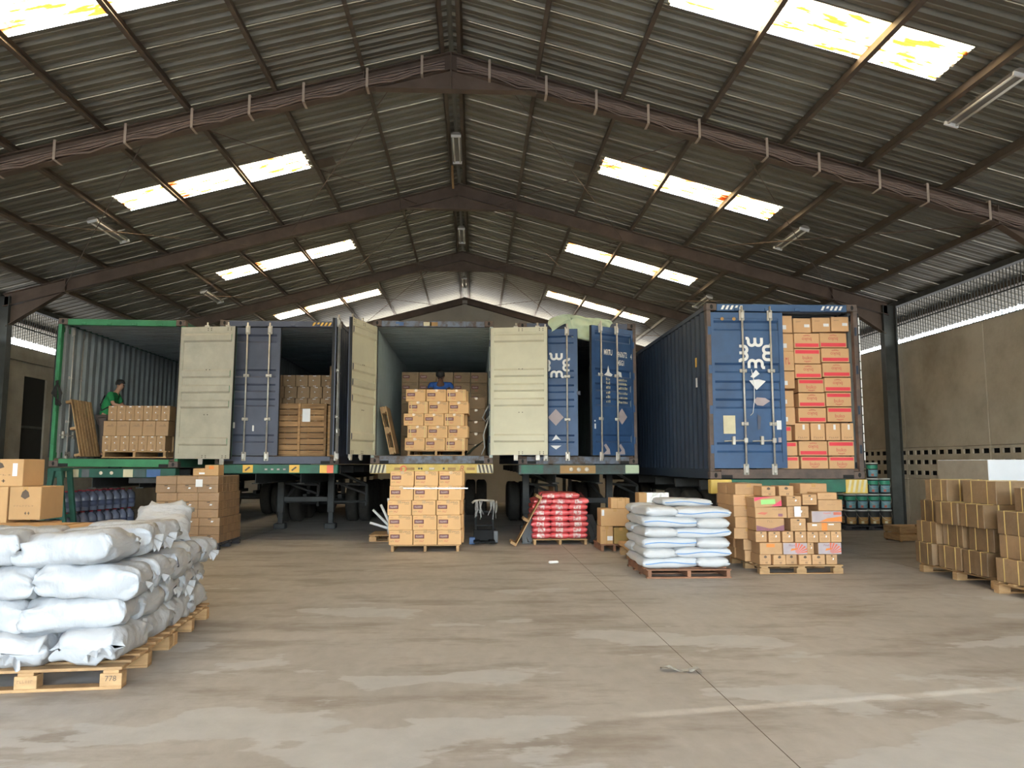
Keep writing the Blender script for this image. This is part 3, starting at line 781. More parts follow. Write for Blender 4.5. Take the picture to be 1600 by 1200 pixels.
def bump3(r, w, zt):
    o = beam(r, w, zt, yellow_m, .2)
    MB().box(-w-.005, -w+.32, -.056, -.05, zt-.19, zt-.02).build('hazard_board', hazw_m, o); stripes(o, -w, -w+.3, zt-.19, zt-.02, -.059)
    MB().box(w-.32, w+.005, -.056, -.05, zt-.19, zt-.02).build('hazard_board', hazw_m, o); stripes(o, w-.3, w, zt-.19, zt-.02, -.059, -1)
    b = MB(); b.ribbon([(-.56+.055*math.cos(t*.5236), zt-.105+.055*math.sin(t*.5236)) for t in range(13)], .022, -.056); b.build('painted_ring', orange_m, o)
    letter('8', .17, redp, o, .6, zt-.105, -.055, rot=.2)
    for x, m in ((-.25, hazk_m), (-.2, hazk_m), (.24, hazk_m)): MB().lathe([(.022,-.003),(.022,.002)], 8).build('bolt_hole', m, o, (x, -.051, zt-.1), (R(90),0,0))
    MB().cbox(-.05, .06, -.07, -.05, zt-.125, zt-.08, .008).build('lamp', lens_m, o)
    for x in (-.66, -.42, .4, .78): MB().box(x-.08, x+.08, -.053, -.05, zt-.13, zt-.08).build('worn_patch', ochre_m, o)
def bump4(r, w, zt):
    o = beam(r, w, zt, teal_m, .21)
    p = MB().box(-.38, .34, -.06, -.05, zt-.19, zt-.03).build('lamp_plate', ochre_m, o)
    for x in (-.16, .0, .16): MB().lathe([(.042,0),(.045,.012),(.03,.03),(.0,.035)], 12).build('lamp', lens_m, p, (x, -.06, zt-.11), (R(90),0,0))
    MB().cbox(w-.27, w+.01, -.06, -.045, zt-.19, zt-.02, .01).build('end_plate', tarp_m, o)
    MB().box(-w+.05, -w+.5, -.056, -.05, zt-.19, zt-.02).build('end_plate', chasgrn_m, o)
def bump5(r, w, zt):
    o = beam(r, w-.12, zt, chasgrn_m, .22)
    MB().cbox(-w-.02, -w+.33, -.06, .1, zt-.24, zt-.012, .012).build('end_board', yellow_m, o)
    MB().cbox(w-.35, w+.02, -.06, .1, zt-.24, zt-.012, .012).build('end_board', yellow_m, o); stripes(o, w-.33, w, zt-.22, zt-.02, -.066, 1, 4, hazw_m)
    MB().tube((-w+.1, 0, zt-.24), (-w+.1, 0, zt-.42), .02, 6).build('hanging_pin', rust_m, o)
trailer('trailer with plates of blue and cream on a dark beam, far left', -8.2, -5.78, 15.3, 1.428, bump1, (8.6, 9.9))
trailer('trailer with green bumper and amber plates on splayed landing legs', -5.16, -2.73, 15.6, 1.5, bump2, (5.2, 6.5, 8.6, 9.9), (2.8, .58))
trailer('trailer with yellow hazard striped bumper above the pallet of cartons', -2.08, .36, 15.5, 1.51, bump3, (7.6, 8.9))
trailer('trailer with worn teal bumper and three round lamps on a plate', .88, 3.32, 15.6, 1.5, bump4, (5.1, 6.4), (1.9, .95))
trailer('trailer with green beam and yellow end boards behind the mixed cartons', 3.83, 6.39, 12.4, 1.262, bump5, (1.95, 3.25, 7.6, 8.9))

# ================================================================== pallets, cartons, sacks
def pallet_meshes(w, d, h, mat, style):
    """returns list of (name, mesh, loc) with the pallet centred on x, front edge at y=0, on z=0"""
    def mk():
        out = []; t = .02
        nb = 7; bw = .095 if d < 1.15 else .1
        deck = MB().cbox(-w/2, w/2, 0, bw, h-t, h, .003).mesh('deck_board', mat)
        for k in range(nb): out.append(('deck_board', deck, (0, (d-bw)*k/(nb-1), 0)))
        if style == 'block':
            blk = MB().cbox(-.07, .07, 0, .1, t, h-t*2, .003).mesh('block', mat)
            lead = MB().cbox(-.05, .05, 0, d, h-2*t, h-t, .003).mesh('stringer_board', mat)
            bot = MB().cbox(-w/2, w/2, 0, .1, 0, t, .003).mesh('bottom_board', mat)
            for k in range(3):
                yy = (d-.1)*k/2
                out.append(('bottom_board', bot, (0, yy, 0)))
                for x in (-w/2+.07, 0, w/2-.07): out.append(('block', blk, (x, yy, 0)))
            for x in (-w/2+.07, 0, w/2-.07): out.append(('stringer_board', lead, (x, 0, 0)))
        else:
            st = MB().cbox(-.025, .025, 0, d, t if style == 'stringer' else 0, h-t, .003).mesh('stringer', mat)
            for x in (-w/2+.04, 0, w/2-.04): out.append(('stringer', st, (x, 0, 0)))
            if style == 'stringer':
                bot = MB().cbox(-w/2, w/2, 0, .09, 0, t, .003).mesh('bottom_board', mat)
                for k in range(4): out.append(('bottom_board', bot, (0, (d-.09)*k/3, 0)))
        return out
    return cached(('pallet', w, d, h, mat.name, style), mk)
def pallet(label, x, y, z=0, w=1.15, d=1.15, h=.13, mat=wood_m, style='block', rot=(0,0,0), group='wooden pallets'):
    r = empty('wooden_pallet', (x, y, z), rot, label=label, cat='pallet', group=group)
    for n, me, lo in pallet_meshes(w, d, h, mat, style): obj(n, me, r, lo)
    return r

# -- print on cartons: flat marks just proud of the board
def scrib(b, x0, x1, z, h, seed, y=-.0015, n=None):
    rr = random.Random(seed); x = x0; st = (x1-x0)/(n or max(3, int((x1-x0)/(h*.75))))
    while x < x1-st*.3:
        k = rr.random()
        if k < .6: b.rect(x, x+st*.22, z-h/2, z+h/2, y); b.rect(x, x+st*.72, z+h*(.2 if k < .3 else -.45), z+h*(.45 if k < .3 else -.2), y)
        else: b.rect(x+st*.25, x+st*.5, z-h/2, z+h/2, y); b.rect(x, x+st*.7, z-h*.12, z+h*.12, y)
        x += st
def pr_frame(w, h):
    b = MB(); L = -w/2; T = h/2
    x0, x1, z1, z0 = L+.06*w, L+.46*w, T-.3*h, T-.58*h; e = .014
    b.mi(0)
    for q in ((x0, x1, z1-e, z1), (x0, x1, z0, z0+e), (x0, x0+e, z0, z1), (x1-e, x1, z0, z1)): b.rect(*q, -.0015)
    b.mi(3); b.rect(x0+e, x1-e, z0+e, z1-e, -.0012); b.mi(4); scrib(b, x0+.024, x1-.022, (z0+z1)/2, .028, 3, -.002, 7)
    b.mi(1); scrib(b, x0, x0+.14*w, T-.16*h, .016, 5, n=5); scrib(b, x0+.2*w, x1, T-.75*h, .034, 6, n=4)
    b.mi(2); scrib(b, L+.6*w, L+.92*w, T-.13*h, .024, 7, n=8); scrib(b, L+.72*w, L+.92*w, T-.25*h, .014, 8, n=6)
    b.mi(5); scrib(b, x0, x0+.16*w, T-.75*h, .022, 9, n=4)
    return b.mesh('print', [brownp, redp, darkp, purplep, hazw_m, midp])
def pr_red(w, h, flip):
    b = MB(); b.rect(-w*.46, w*.46, h*.18, h*.42, -.0015)
    b.mi(1); b.ribbon([(-.06, -h*.33), (0, -h*.36), (.06, -h*.33)], .012, -.0015); scrib(b, -.03, .03, -h*.4, .012, 4, n=4)
    me = b.mesh('print', [reds, redp])
    if flip: me.transform(Matrix.Rotation(math.pi, 4, 'Y'))
    return me
def pr_small(w, h, kind):
    b = MB(); mats = [darkp, paper_m, midp, redp]
    if kind in 'sk': b.mi(1); b.rect(.12*w if kind == 'k' else -.02+.1*w, .42*w if kind == 'k' else .08+.1*w, -.12*h if kind == 'k' else -.3*h, .08*h if kind == 'k' else -.05*h, -.0015); b.mi(2); scrib(b, -.35*w, -.05*w, .25*h, .02, 2, n=4)
    elif kind == 'm': b.mi(1); b.rect(.02*w, .18*w, .12*h, .42*h, -.0015); b.mi(2); scrib(b, -.3*w, .38*w, -.34*h, .025, 3, n=5)
    elif kind == 'r': b.mi(3); scrib(b, .2*w, .38*w, .0, .12, 3, n=2)
    elif kind == 'a':
        b.poly([(-.14*w+.0, .2*h), (0, .12*h), (.14*w, .2*h), (.1*w, .34*h), (0, .42*h), (-.1*w, .34*h)], -.0015)
        b.mi(2); scrib(b, -.34*w, .3*w, -.08*h, .014, 4, n=7); b.mi(0); scrib(b, .0*w, .2*w, -.3*h, .035, 5, n=2)
    elif kind == 'w':
        b.poly([(-.08*w, .3*h), (.08*w, .3*h), (.08*w, .42*h), (-.08*w, .42*h)], -.0015); b.mi(2)
        for z in (.18, -.12, -.26): scrib(b, -.36*w, .36*w, z*h, .013, int(50+z*10), n=7)
        b.mi(1); b.poly([(.05*w, -.02*h), (.16*w, -.05*h), (.2*w, .12*h), (.1*w, .16*h)], -.002)
    elif kind == 'h':                       # small mark high on the face (stacked narrow cartons)
        b.mi(2); b.poly([(-.28*w, .2*h), (.28*w, .2*h), (.2*w, .28*h), (.1*w, .26*h), (0, .36*h), (-.1*w, .27*h), (-.25*w, .25*h)], -.0015)
        b.rect(.0, .22*w, -.38*h, -.08*h, -.0015); b.mi(1); b.rect(-.16*w, -.06*w, -.0*h, .08*h, -.002); b.rect(-.12*w, .14*w, .4*h, .46*h, -.0012); b.rect(-.12*w, .14*w, -.46*h, -.42*h, -.0012)
    elif kind == 'j':
        b.mi(2); b.poly([(-.3*w, .12*h), (.3*w, .12*h), (.3*w, .2*h), (.16*w, .34*h), (.05*w, .2*h), (-.12*w, .26*h)], -.0015)
    elif kind == 'o': b.mi(3); b.rect(-.2*w, .16*w, .12*h, .4*h, -.0015); mats[3] = orangep
    elif kind == 'b':
        mats[3] = orangep; b.mi(3); b.rect(-.08*w, .08*w, -.46*h, .46*h, -.0015); b.mi(1); b.rect(-.36*w, -.22*w, .1*h, .3*h, -.0015); b.rect(.12*w, .28*w, .2*h, .34*h, -.0015)
    elif kind == 'v':
        mats[0] = purplep; b.poly([(-.49*w, -.49*h), (.49*w, -.49*h), (.49*w, -.02*h), (.1*w, -.28*h), (-.05*w, -.3*h), (-.49*w, -.05*h)], -.0015); b.mi(2); scrib(b, -.1*w, .1*w, .26*h, .03, 3, n=3); b.mi(3); scrib(b, -.3*w, .34*w, -.4*h, .016, 4, n=9)
    elif kind == 'p':
        b.mi(3); b.poly([(-.45*w, -.1*h), (-.3*w, .05*h), (-.1*w, .0*h), (-.2*w, -.2*h)], -.0015); mats[0] = purplep; b.mi(0); b.rect(.22*w, .36*w, -.36*h, -.1*h, -.0015); b.mi(2); scrib(b, .05*w, .4*w, .28*h, .02, 3, n=6)
    elif kind == 'g':
        mats[0] = pinkp; mats[2] = greenp
        b.poly([(-.49*w, .1*h), (-.2*w, .34*h), (.3*w, .48*h), (-.49*w, .48*h)], -.0015); b.poly([(.1*w, -.48*h), (.49*w, -.48*h), (.49*w, .1*h), (.3*w, -.2*h)], -.0015); b.mi(2); b.rect(-.26*w, .26*w, -.24*h, .22*h, -.0025)
    elif kind == 'n': b.mi(2); scrib(b, -.12*w, .2*w, .05*h, .016, 4, n=7)
    elif kind in 'yl':
        mats[0] = lilacp; mats[1] = M('salmon_print', (.75,.17,.1), .7) if 'salmon' not in CACHE else CACHE['salmon']; CACHE['salmon'] = mats[1]
        b.rect(-.49*w, .49*w, -.48*h, .48*h, -.001)
        if kind == 'y':
            b.mi(1)
            for k in range(6):
                a0, a1 = R(8+15*k), R(17+15*k); q = []
                for a, rr in ((a0, .1), (a1, .1), (a1, .95), (a0, .95)): q.append((max(-.49*w, min(.49*w, .02*w+rr*h*math.cos(a)*1.2)), max(-.48*h, min(.48*h, -.45*h+rr*h*math.sin(a)))))
                b.poly(q, -.002)
            b.mi(2); b.poly([(-.2*w, -.2*h), (.05*w, -.1*h), (.1*w, .05*h), (-.15*w, .0*h)], -.002); b.mi(3); scrib(b, -.25*w, .0*w, .28*h, .025, 3, n=4)
            mats[2] = orangep; mats[3] = purplep
        else:
            mats[2] = orangep; b.mi(2); b.poly([(-.25*w, -.45*h), (.49*w, -.45*h), (.49*w, .02*h), (.0*w, -.15*h)], -.002); b.mi(3); b.rect(.22*w, .48*w, .15*h, .4*h, -.002); b.mi(1); scrib(b, -.1*w, .15*w, .3*h, .02, 3, n=6)
    return b.mesh('print', mats)
def carton_mesh(w, d, h, mat): return cached(('carton', round(w, 3), round(d, 3), round(h, 3), mat.name), lambda: MB().cbox(-w/2, w/2, 0, d, 0, h, .006).box(-w/2+.01, w/2-.01, d/2-.0015, d/2+.0015, h-.001, h+.0006).mesh('carton', mat))
def carton(label, x, y, z, w, d, h, mat, pr=None, group=None, rot=(0,0,0), tape=True, cat='box'):
    """front face centred on x at y, resting at z"""
    o = obj('carton', carton_mesh(w, d, h, mat), None, (x, y, z), rot, label=label, cat=cat, group=group)
    if pr:
        key = ('print', pr, round(w, 3), round(h, 3))
        fn = (lambda: pr_frame(w, h)) if pr == 'A' else (lambda: pr_red(w, h, pr == 'f')) if pr in 'tf' else (lambda: pr_small(w, h, pr))
        obj('print', cached(key, fn), o, (0, 0, h/2))
        if pr in 'tf':
            f = letter('buko', .085, redp, o, 0, h/2+(-.1 if pr == 't' else .1)*h*1.0, -.0016, rot=math.pi if pr == 'f' else 0, bold=.001)
    if tape:
        tw = .03
        obj('tape', cached(('tape', round(d, 3), round(h, 3)), lambda: MB().box(-tw, tw, 0, d, h, h+.0012).box(-tw, tw, -.0012, 0, h-.05, h+.0012).mesh('tape', tape_m)), o)
    return o
def strap(o, w, d, h, xs, mat=strap_m, tw=.008):
    for x in xs:
        b = MB(); b.box(x-tw, x+tw, -.003, -.001, -.0, h+.003); b.box(x-tw, x+tw, -.003, d+.003, h+.0005, h+.003); b.box(x-tw, x+tw, d+.001, d+.003, 0, h+.003)
        b.build('strap', mat, o)
def grid_rows(boxes, tol=.09):
    """(x0,x1,z0,z1,...) -> row, col indices"""
    bs = sorted(boxes, key=lambda q: q[2]); rows = []
    for q in bs:
        for r in rows:
            if abs(r[0][2]-q[2]) < tol: r.append(q); break
        else: rows.append([q])
    for i, r in enumerate(rows):
        for j, q in enumerate(sorted(r)): yield i, j, q
def nth(i, n): return 'leftmost' if i == 0 else 'rightmost' if i == n-1 else NTH[i]+' from left'

# ---- pallet of framed-print cartons on the floor, and its twin inside the centre container
def framed_stack(cx, y, z0, where, rowdx, straps=()):
    w, h, d = .408, .25, .3
    for r in range(5):
        for c in range(3):
            o = carton('tan carton with brown framed print, %s row up, %s, %s' % (ORD[r], ('left', 'middle', 'right')[c], where), cx+(c-1)*(w+.012)+rowdx[r], y, z0+r*(h+.002), w, d, h, cardl_m, 'A', 'cartons with brown framed print')
            if (r, c) in straps: strap(o, w, d, h, (-.14, .15))
    for r in range(5):
        for k in range(2):
            carton('tan carton behind the framed ones, %s row up, %s, %s' % (ORD[r], ('nearer', 'farther')[k], where), cx+.62-.2+rowdx[r]*.5+.02, y+.32+.41*k, z0+r*(h+.002), .44, .4, h, cardl_m, None, 'cartons behind the framed ones')
pallet('pale wooden pallet carrying framed cartons below the yellow bumper', -.85, 13.5, 0, 1.2, 1.1, .115, wood_m, 'plain')
framed_stack(-.85, 13.5, .117, 'on floor pallet', (.0, -.01, -.03, .0, .01))
b = MB(); b.box(-.62, .5, -.004, -.002, 0, .022); b.build('film_strip', film_m, None, (-.62, 13.495, 1.07), label='strip of shiny film across the framed cartons on the floor', cat='film')
pallet('wooden pallet with framed cartons inside the centre container', -.80, 15.95, 1.667, 1.2, 1.1, .115, wood_m, 'stringer')
framed_stack(-.80, 15.95, 1.784, 'in container', (-.02, .03, -.05, .04, -.01), {(0,2), (1,0), (2,2), (3,0), (4,2)})

# ---- cartons filling the back of the centre container
k = 0
for r in range(8):
    for c in range(5):
        if r >= 5 or c in (0, 4):
            carton('shaded carton at the back of centre container, %s row up, %s' % (ORD[r], nth(c, 5)), -1.55+c*.41, 18.3, 1.667+r*.252, .4, .35, .25, cardd_m, 'A' if r >= 5 else None, 'cartons deep in the centre container', tape=False)
for r in range(5):
    carton('dark carton along the right wall of centre container, %s from floor' % ORD[r], .02, 16.9, 1.667+r*.26, .4, .6, .255, cardd_m, None, 'cartons along the container wall')
o = MB().path([(0,0,1.0),(-.05,-.02,.9),(-.12,-.03,.75),(-.06,-.03,.68),(.02,-.02,.8),(-.03,-.03,.62),(-.1,-.03,.4),(-.07,-.03,.15),(-.14,-.03,.0)], .014, 6)
o.build('strap', rag_m, None, (.27, 15.75, 1.69), label='grey strap hanging by the right post of the centre container', cat='strap', smooth=True)
MB().cbox(-.07, .05, -.03, .03, .6, .95, .02).build('strap', black_m, None, (.29, 15.8, 1.69), label='black ratchet buckle hanging in the centre container', cat='strap')
cloth(8, 8, lambda u, v: (-.2+.5*u*(1-.3*v), 15.75+.25*v, 1.672+.42*max(0, u-.25*v)+.03*math.sin(5*u))).build('cloth', M('olive_cloth', (.10,.11,.07), .9), None, smooth=True, label='olive cloth heaped by the right door of centre container', cat='cloth')
pallet('narrow wooden pallet leaning on the wall inside the centre container', -1.86, 15.95, 2.18, 1.0, .8, .13, wood_m, 'block', (0, R(77), 0), 'leaning pallets')

# ---- far left container
pallet('wooden pallet of film wrapped cartons inside the green container', -6.76, 15.65, 1.62, 1.26, 1.1, .135, wood_m, 'stringer')
for r, (n, w, h, dx, kind) in enumerate(((7, .172, .30, -.03, 'h'), (5, .25, .295, .0, 'j'), (7, .168, .30, .045, 'h'))):
    for c in range(n):
        carton('%s carton in the green container, %s row up, %s' % ('wide' if n == 5 else 'narrow', ORD[r], nth(c, n)), -6.76+dx+(c-(n-1)/2)*(w+.005), 15.68, 1.757+r*.302, w, .35, h, M('kraft_film', (.44,.265,.13), .5, var=.12, coat=.4, bump=.3, bscale=20) if ('kf' not in CACHE) else CACHE['kf'], kind, 'cartons in the green container', tape=False)
        CACHE.setdefault('kf', bpy.data.materials['kraft_film'])
for r in range(3):
    for c in range(3): carton('carton behind the row in the green container, %s row up, %s' % (ORD[r], ('left', 'middle', 'right')[c]), -6.76+(c-1)*.41, 16.05, 1.757+r*.302, .4, .6, .3, CACHE['kf'], None, 'rear cartons in the green container')
carton('small carton on a dim stack deep in the green container', -6.14, 17.6, 2.52, .26, .3, .26, cardd_m)
for r in range(3): carton('dim carton in the stack deep in the green container, %s one' % ORD[r], -6.1, 17.5, 1.62+r*.3, .4, .4, .298, cardd_m, None, 'dim stacked cartons')
pallet('slatted wooden pallet leaning on the left wall of green container', -7.98, 15.55, 2.19, 1.15, .8, .12, wood_m, 'plain', (0, R(78), 0), 'leaning pallets')

# ---- slate container: slatted crates with cartons behind
def crate(label, x0, x1, y, z0, z1, d):
    r = empty('wooden_crate', (x0, y, z0), label=label, cat='crate', group='wooden crates in the slate container')
    w, h = x1-x0, z1-z0; posts = (0, w*.47, w-.05)
    for p in posts:
        MB().cbox(p, p+.05, -.022, .0, 0, h, .004).build('post', crate_m, r)
        MB().cbox(p, p+.05, d-.02, d, 0, h, .004).build('post', crate_m, r)
    n = 9; bh = h/n
    for k in range(n):
        for a, c in ((.0, w*.47+.02), (w*.47+.025, w)):
            MB().cbox(a, c, .0, .018, k*bh+.006, (k+1)*bh-.008, .003).build('board', crate_m, r)
        for xx in (0, w-.02): MB().cbox(xx, xx+.02, .02, d-.02, k*bh+.006, (k+1)*bh-.008, .003).build('board', crate_m, r)
    for k in range(6): MB().cbox(0, w, .02+k*(d-.04)/6, .01+(k+1)*(d-.04)/6, h-.02, h, .003).build('top_board', crate_m, r)
    MB().cbox(0, w, -.01, d, -.0, .04, .003).build('base', crate_m, r)
    return r
cr = crate('slatted wooden crate with a white sheet pinned on it', -4.14, -3.05, 15.95, 1.66, 2.74, .9)
MB().rect(.60, .76, .70, .97, -.026).build('paper_sheet', paper_m, cr)
crate('second wooden crate partly hidden by the right container door', -3.03, -2.82, 16.0, 1.66, 2.70, .9)
carton('single carton topping the stack in the slate container', -3.05, 16.95, 3.44, .3, .3, .2, cardd_m, 's')
for r in range(7):
    n = 6
    for c in range(n):
        if r < 3 and c not in (0, n-1): continue
        carton('dim carton above the wooden crate, %s row up, %s' % (ORD[r], nth(c, n)), -4.35+c*.275+(.04 if r % 2 else 0), 16.95, 1.657+r*.255, .262, .35, .253, cardd_m, 'h', 'cartons behind the crates', tape=False)

# ---- nearest blue container: load of red striped cartons
C5 = [ (4.869, 5.342, 3.699, 3.994, 's'),(4.858, 5.352, 3.383, 3.688, 's'),(4.847, 5.35, 3.058, 3.383, 'r'),(4.836, 5.349, 2.756, 3.047, 's'),(4.825, 5.326, 2.445, 2.724, 's'),(4.815, 5.336, 2.146, 2.445, 's'),(4.805, 5.271, 1.88, 2.135, 't'),(4.796, 5.347, 1.637, 1.87, 't'),(4.788, 5.37, 1.395, 1.627, 't'),(5.352, 5.66, 3.702, 3.954, 'k'),(5.672, 5.992, 3.716, 3.968, 'k'),(6.004, 6.314, 3.729, 3.982, 'k'),(5.353, 5.793, 3.441, 3.692, 'f'),(5.353, 5.804, 3.18, 3.43, 't'),(5.354, 5.815, 2.931, 3.169, 'f'),(5.4, 5.848, 2.694, 2.92, 't'),(5.401, 5.86, 2.447, 2.683, 'f'),(5.391, 5.871, 2.19, 2.436, 'f'),(5.315, 5.565, 1.892, 2.179, 'm'),(5.576, 5.826, 1.892, 2.18, 'm'),(5.837, 6.088, 1.892, 2.18, 'm'),(6.099, 6.361, 1.893, 2.181, 'm'),(5.369, 5.858, 1.637, 1.881, 'f'),(5.869, 6.337, 1.638, 1.882, 't'),(5.403, 5.869, 1.395, 1.627, 't'),(5.879, 6.347, 1.394, 1.627, 't'),(5.804, 6.279, 3.455, 3.706, 'f'),(5.816, 6.301, 3.204, 3.444, 'f'),(5.827, 6.311, 2.955, 3.194, 'f'),(5.849, 6.321, 2.707, 2.944, 'f'),(5.871, 6.31, 2.459, 2.696, 't'),(5.882, 6.309, 2.202, 2.448, 't') ]
lst = list(grid_rows(C5, .11)); cnt = {}
for i, j, q in lst: cnt[i] = cnt.get(i, 0)+1
ROWW = ['bottom', 'second', 'third', 'fourth', 'fifth', 'sixth', 'seventh', 'eighth', 'ninth', 'tenth', 'eleventh', 'twelfth', 'topmost', 'upper', 'highest']
NAMEK = {'t': 'red stripe on top', 'f': 'red stripe below', 's': 'white sticker and slim face', 'k': 'white sticker and torn edge', 'm': 'upright white sticker', 'r': 'red side lettering'}
colsC5 = {}
for q in C5: colsC5.setdefault('left edge' if q[1] < 5.38 and q[0] < 5.0 else 'right' if q[0] > 5.79 and q[4] not in 'mk' else 'middle' if q[4] not in 'mk' else ('tag row' if q[4] == 'm' else 'top row'), []).append(q)
for cn, L in colsC5.items():
    rowy = cn in ('tag row', 'top row')
    L = sorted(L) if rowy else sorted(L, key=lambda q: q[2])
    for i, (x0, x1, z0, z1, kk) in enumerate(L):
        z0 = max(z0, 1.42); x1 = min(x1, 6.315)
        if z1-z0 < .1: continue
        pos = ('%s, %s' % (cn, nth(i, len(L)))) if rowy else ('%s column, %s up' % (cn, NTH[i] if i else 'bottom'))
        carton('carton with %s, %s, nearest blue container' % (NAMEK[kk], pos), (x0+x1)/2, 12.55+random.Random(i*7+len(cn)).uniform(-.015, .02), z0, x1-x0-.008, .4, z1-z0-.003, cardr_m, kk, 'cartons in the nearest blue container', tape=False)

# ---- mixed carton pallet
MIX = [(3.925, 4.092, 0.117, 0.261, 'a'), (4.104, 4.281, 0.116, 0.26, 'a'), (4.295, 4.457, 0.115, 0.259, 'a'), (4.465, 4.643, 0.114, 0.258, 'a'), (4.651, 4.835, 0.113, 0.257, 'a'), (4.857, 5.018, 0.111, 0.256, 'w'), (3.918, 4.235, 0.263, 0.423, 'o'), (4.245, 4.587, 0.261, 0.421, 'y'), (4.592, 4.692, 0.26, 0.42, 'w'), (4.746, 5.081, 0.259, 0.419, 'y'), (3.882, 4.043, 0.426, 0.574, 'w'), (4.055, 4.223, 0.425, 0.573, 'w'), (4.247, 4.409, 0.424, 0.573, 'w'), (4.427, 4.588, 0.423, 0.572, 'w'), (4.591, 4.752, 0.422, 0.571, 'w'), (4.758, 4.921, 0.422, 0.571, 'w'), (4.939, 5.096, 0.421, 0.57, 'w'), (3.893, 4.295, 0.578, 0.752, 'v'), (4.374, 4.59, 0.577, 0.75, 'w'), (4.613, 5.097, 0.575, 0.693, 'b'), (3.887, 4.338, 0.754, 0.906, 'p'), (4.344, 4.646, 0.753, 0.917, 'w'), (4.673, 5.109, 0.695, 0.851, 'l'), (3.874, 4.265, 0.909, 1.052, 'g'), (4.326, 4.537, 0.92, 1.058, 'w'), (4.55, 4.756, 0.934, 1.081, 'w'), (4.777, 5.122, 0.853, 1.006, 'n'), (3.987, 4.186, 1.055, 1.193, 'a'), (4.222, 4.428, 1.058, 1.199, 'a'), (4.764, 5.043, 1.008, 1.104, 'n')]
pallet('block pallet carrying the untidy heap of mixed cartons', 4.49, 10.55, -.012, 1.17, 1.25, .13)
DESC = {'a': 'with dark emblem', 'w': 'with white dot sticker', 'o': 'with orange patch', 'y': 'with salmon sunray print', 'v': 'with purple curved base', 'b': 'with orange band', 'p': 'with faded crest', 'l': 'with lilac and orange print', 'g': 'pink with a lime note', 'n': 'plain'}
rows_ = list(grid_rows(MIX, .075)); cnt = {}
for i, j, q in rows_: cnt[i] = cnt.get(i, 0)+1
card_mix = M('mixed_cardboard', (.57,.34,.17), .75, var=.15, rnd=.1)
for i, j, (x0, x1, z0, z1, kk) in rows_:
    rr = random.Random(i*31+j)
    carton('carton %s, %s row up, %s, mixed pallet' % (DESC[kk], ORD[i], nth(j, cnt[i])), (x0+x1)/2, 10.58+rr.uniform(-.02, .03), max(z0, .12), x1-x0-.004, .33, z1-max(z0, .12)-.002, card_mix, kk, 'cartons on the mixed pallet', (0, R(-3) if kk == 'g' else 0, R(rr.uniform(-2, 2))), tape=False)
for dpt, y in enumerate((10.95, 11.36)):
    for r in range(7):
        for c in range(3):
            hh = .155
            if r == 6 and (c == 1 or dpt == 1 and c == 2): continue
            rr = random.Random(r*9+c+dpt*50)
            carton('brown carton behind the front, %s row up, %s, %s layer, mixed pallet' % (ORD[r], ('left', 'middle', 'right')[c], ('second', 'third')[dpt]), 4.04+c*.415+rr.uniform(-.03, .015)-(.12 if r > 1 and c == 0 else 0), y+rr.uniform(0, .02), .122+r*(hh+.002), .395, .38, hh, card_mix, 'n', 'rear cartons on the mixed pallet', (0, 0, R(rr.uniform(-2, 2))))
MB().rect(0, .09, 0, .14).build('paper_sheet', paper_m, None, (4.42, 10.555, .775), label='white torn sheet stuck on the mixed cartons', cat='paper')

# ---- dark pallet of small film wrapped cartons, left of the centre
pallet('black pallet under the film wrapped carton cube', -5.03, 13.9, 0, 1.12, 1.25, .12, woodd_m, 'block')
for r in range(8):
    hh = .146; sft = (.03 if r < 3 else -.02 if r > 5 else 0)*1
    for c in range(3):
        carton('small film wrapped carton, %s row up, %s, front of the cube' % (ORD[r], ('left', 'middle', 'right')[c]), -5.05+(c-1)*.362+sft, 13.92, .122+r*hh, .358, .24, hh-.002, cardw_m, 'j' if r % 2 else 'w', 'cartons of the film wrapped cube', tape=False)
    for k in range(5):
        carton('small film wrapped carton, %s row up, %s along the right flank' % (ORD[r], NTH[k]), -4.69+sft, 14.17+k*.196, .122+r*hh, .36, .192, hh-.002, cardw_m, None, 'flank cartons of the film wrapped cube', tape=False)
for c in range(2): carton('film wrapped carton in the top layer behind, %s' % ('left', 'right')[c], -5.4+c*.4, 14.17, .122+7*.146, .35, .9, .144, cardw_m, None, 'rear top cartons', tape=False)
for c in range(2): carton('film wrapped carton block under the top layer, %s' % ('left', 'right')[c], -5.4+c*.4, 14.17, .122, .35, .9, 1.02, cardw_m, None, 'rear lower cartons', tape=False)
MB().rect(-.06, .06, 0, .13).build('paper_sheet', paper_m, None, (-4.86, 13.912, 1.1), label='white sheet taped to the film wrapped carton cube', cat='paper')
carton('single small carton on top of the film wrapped cube', -4.9, 14.0, 1.292, .21, .3, .13, card_m, 's')
carton('carton with orange print on top of the film wrapped cube', -4.68, 14.0, 1.292, .24, .3, .19, card_m, 'o')

# ---- left edge cartons and the long flat carton behind the sacks
def logo_ring(o, x, z, r):
    b = MB(); b.ribbon([(x+r*math.cos(t*math.pi/12), z+r*math.sin(t*math.pi/12)) for t in range(25)], .016, -.002); b.rect(x-r*.8, x+r*.8, z-.02, z+.02, -.002); b.build('ring_mark', darkp, o)
for z, lab in ((0, 'lowest'), (.425, 'lower'), (.85, 'third'),):
    o = carton('brown carton with two panels at left edge, %s in its stack' % lab, -5.26, 9.35, z, .36, .5, .385 if z else .42, card_m, 'a', 'stacked cartons at left edge')
    if z > .8: o['label'] = 'printed carton right of the ring mark carton, left edge'
o = carton('brown carton with large ring mark at the left edge', -5.74, 9.35, .79, .56, .5, .445, card_m, None); logo_ring(o, -.02, .24, .13)
carton('brown carton hidden below the ring mark carton', -5.74, 9.35, .395, .56, .5, .39, card_m, None); carton('lowest brown carton under the ring mark carton', -5.74, 9.35, 0, .56, .5, .39, card_m, None)
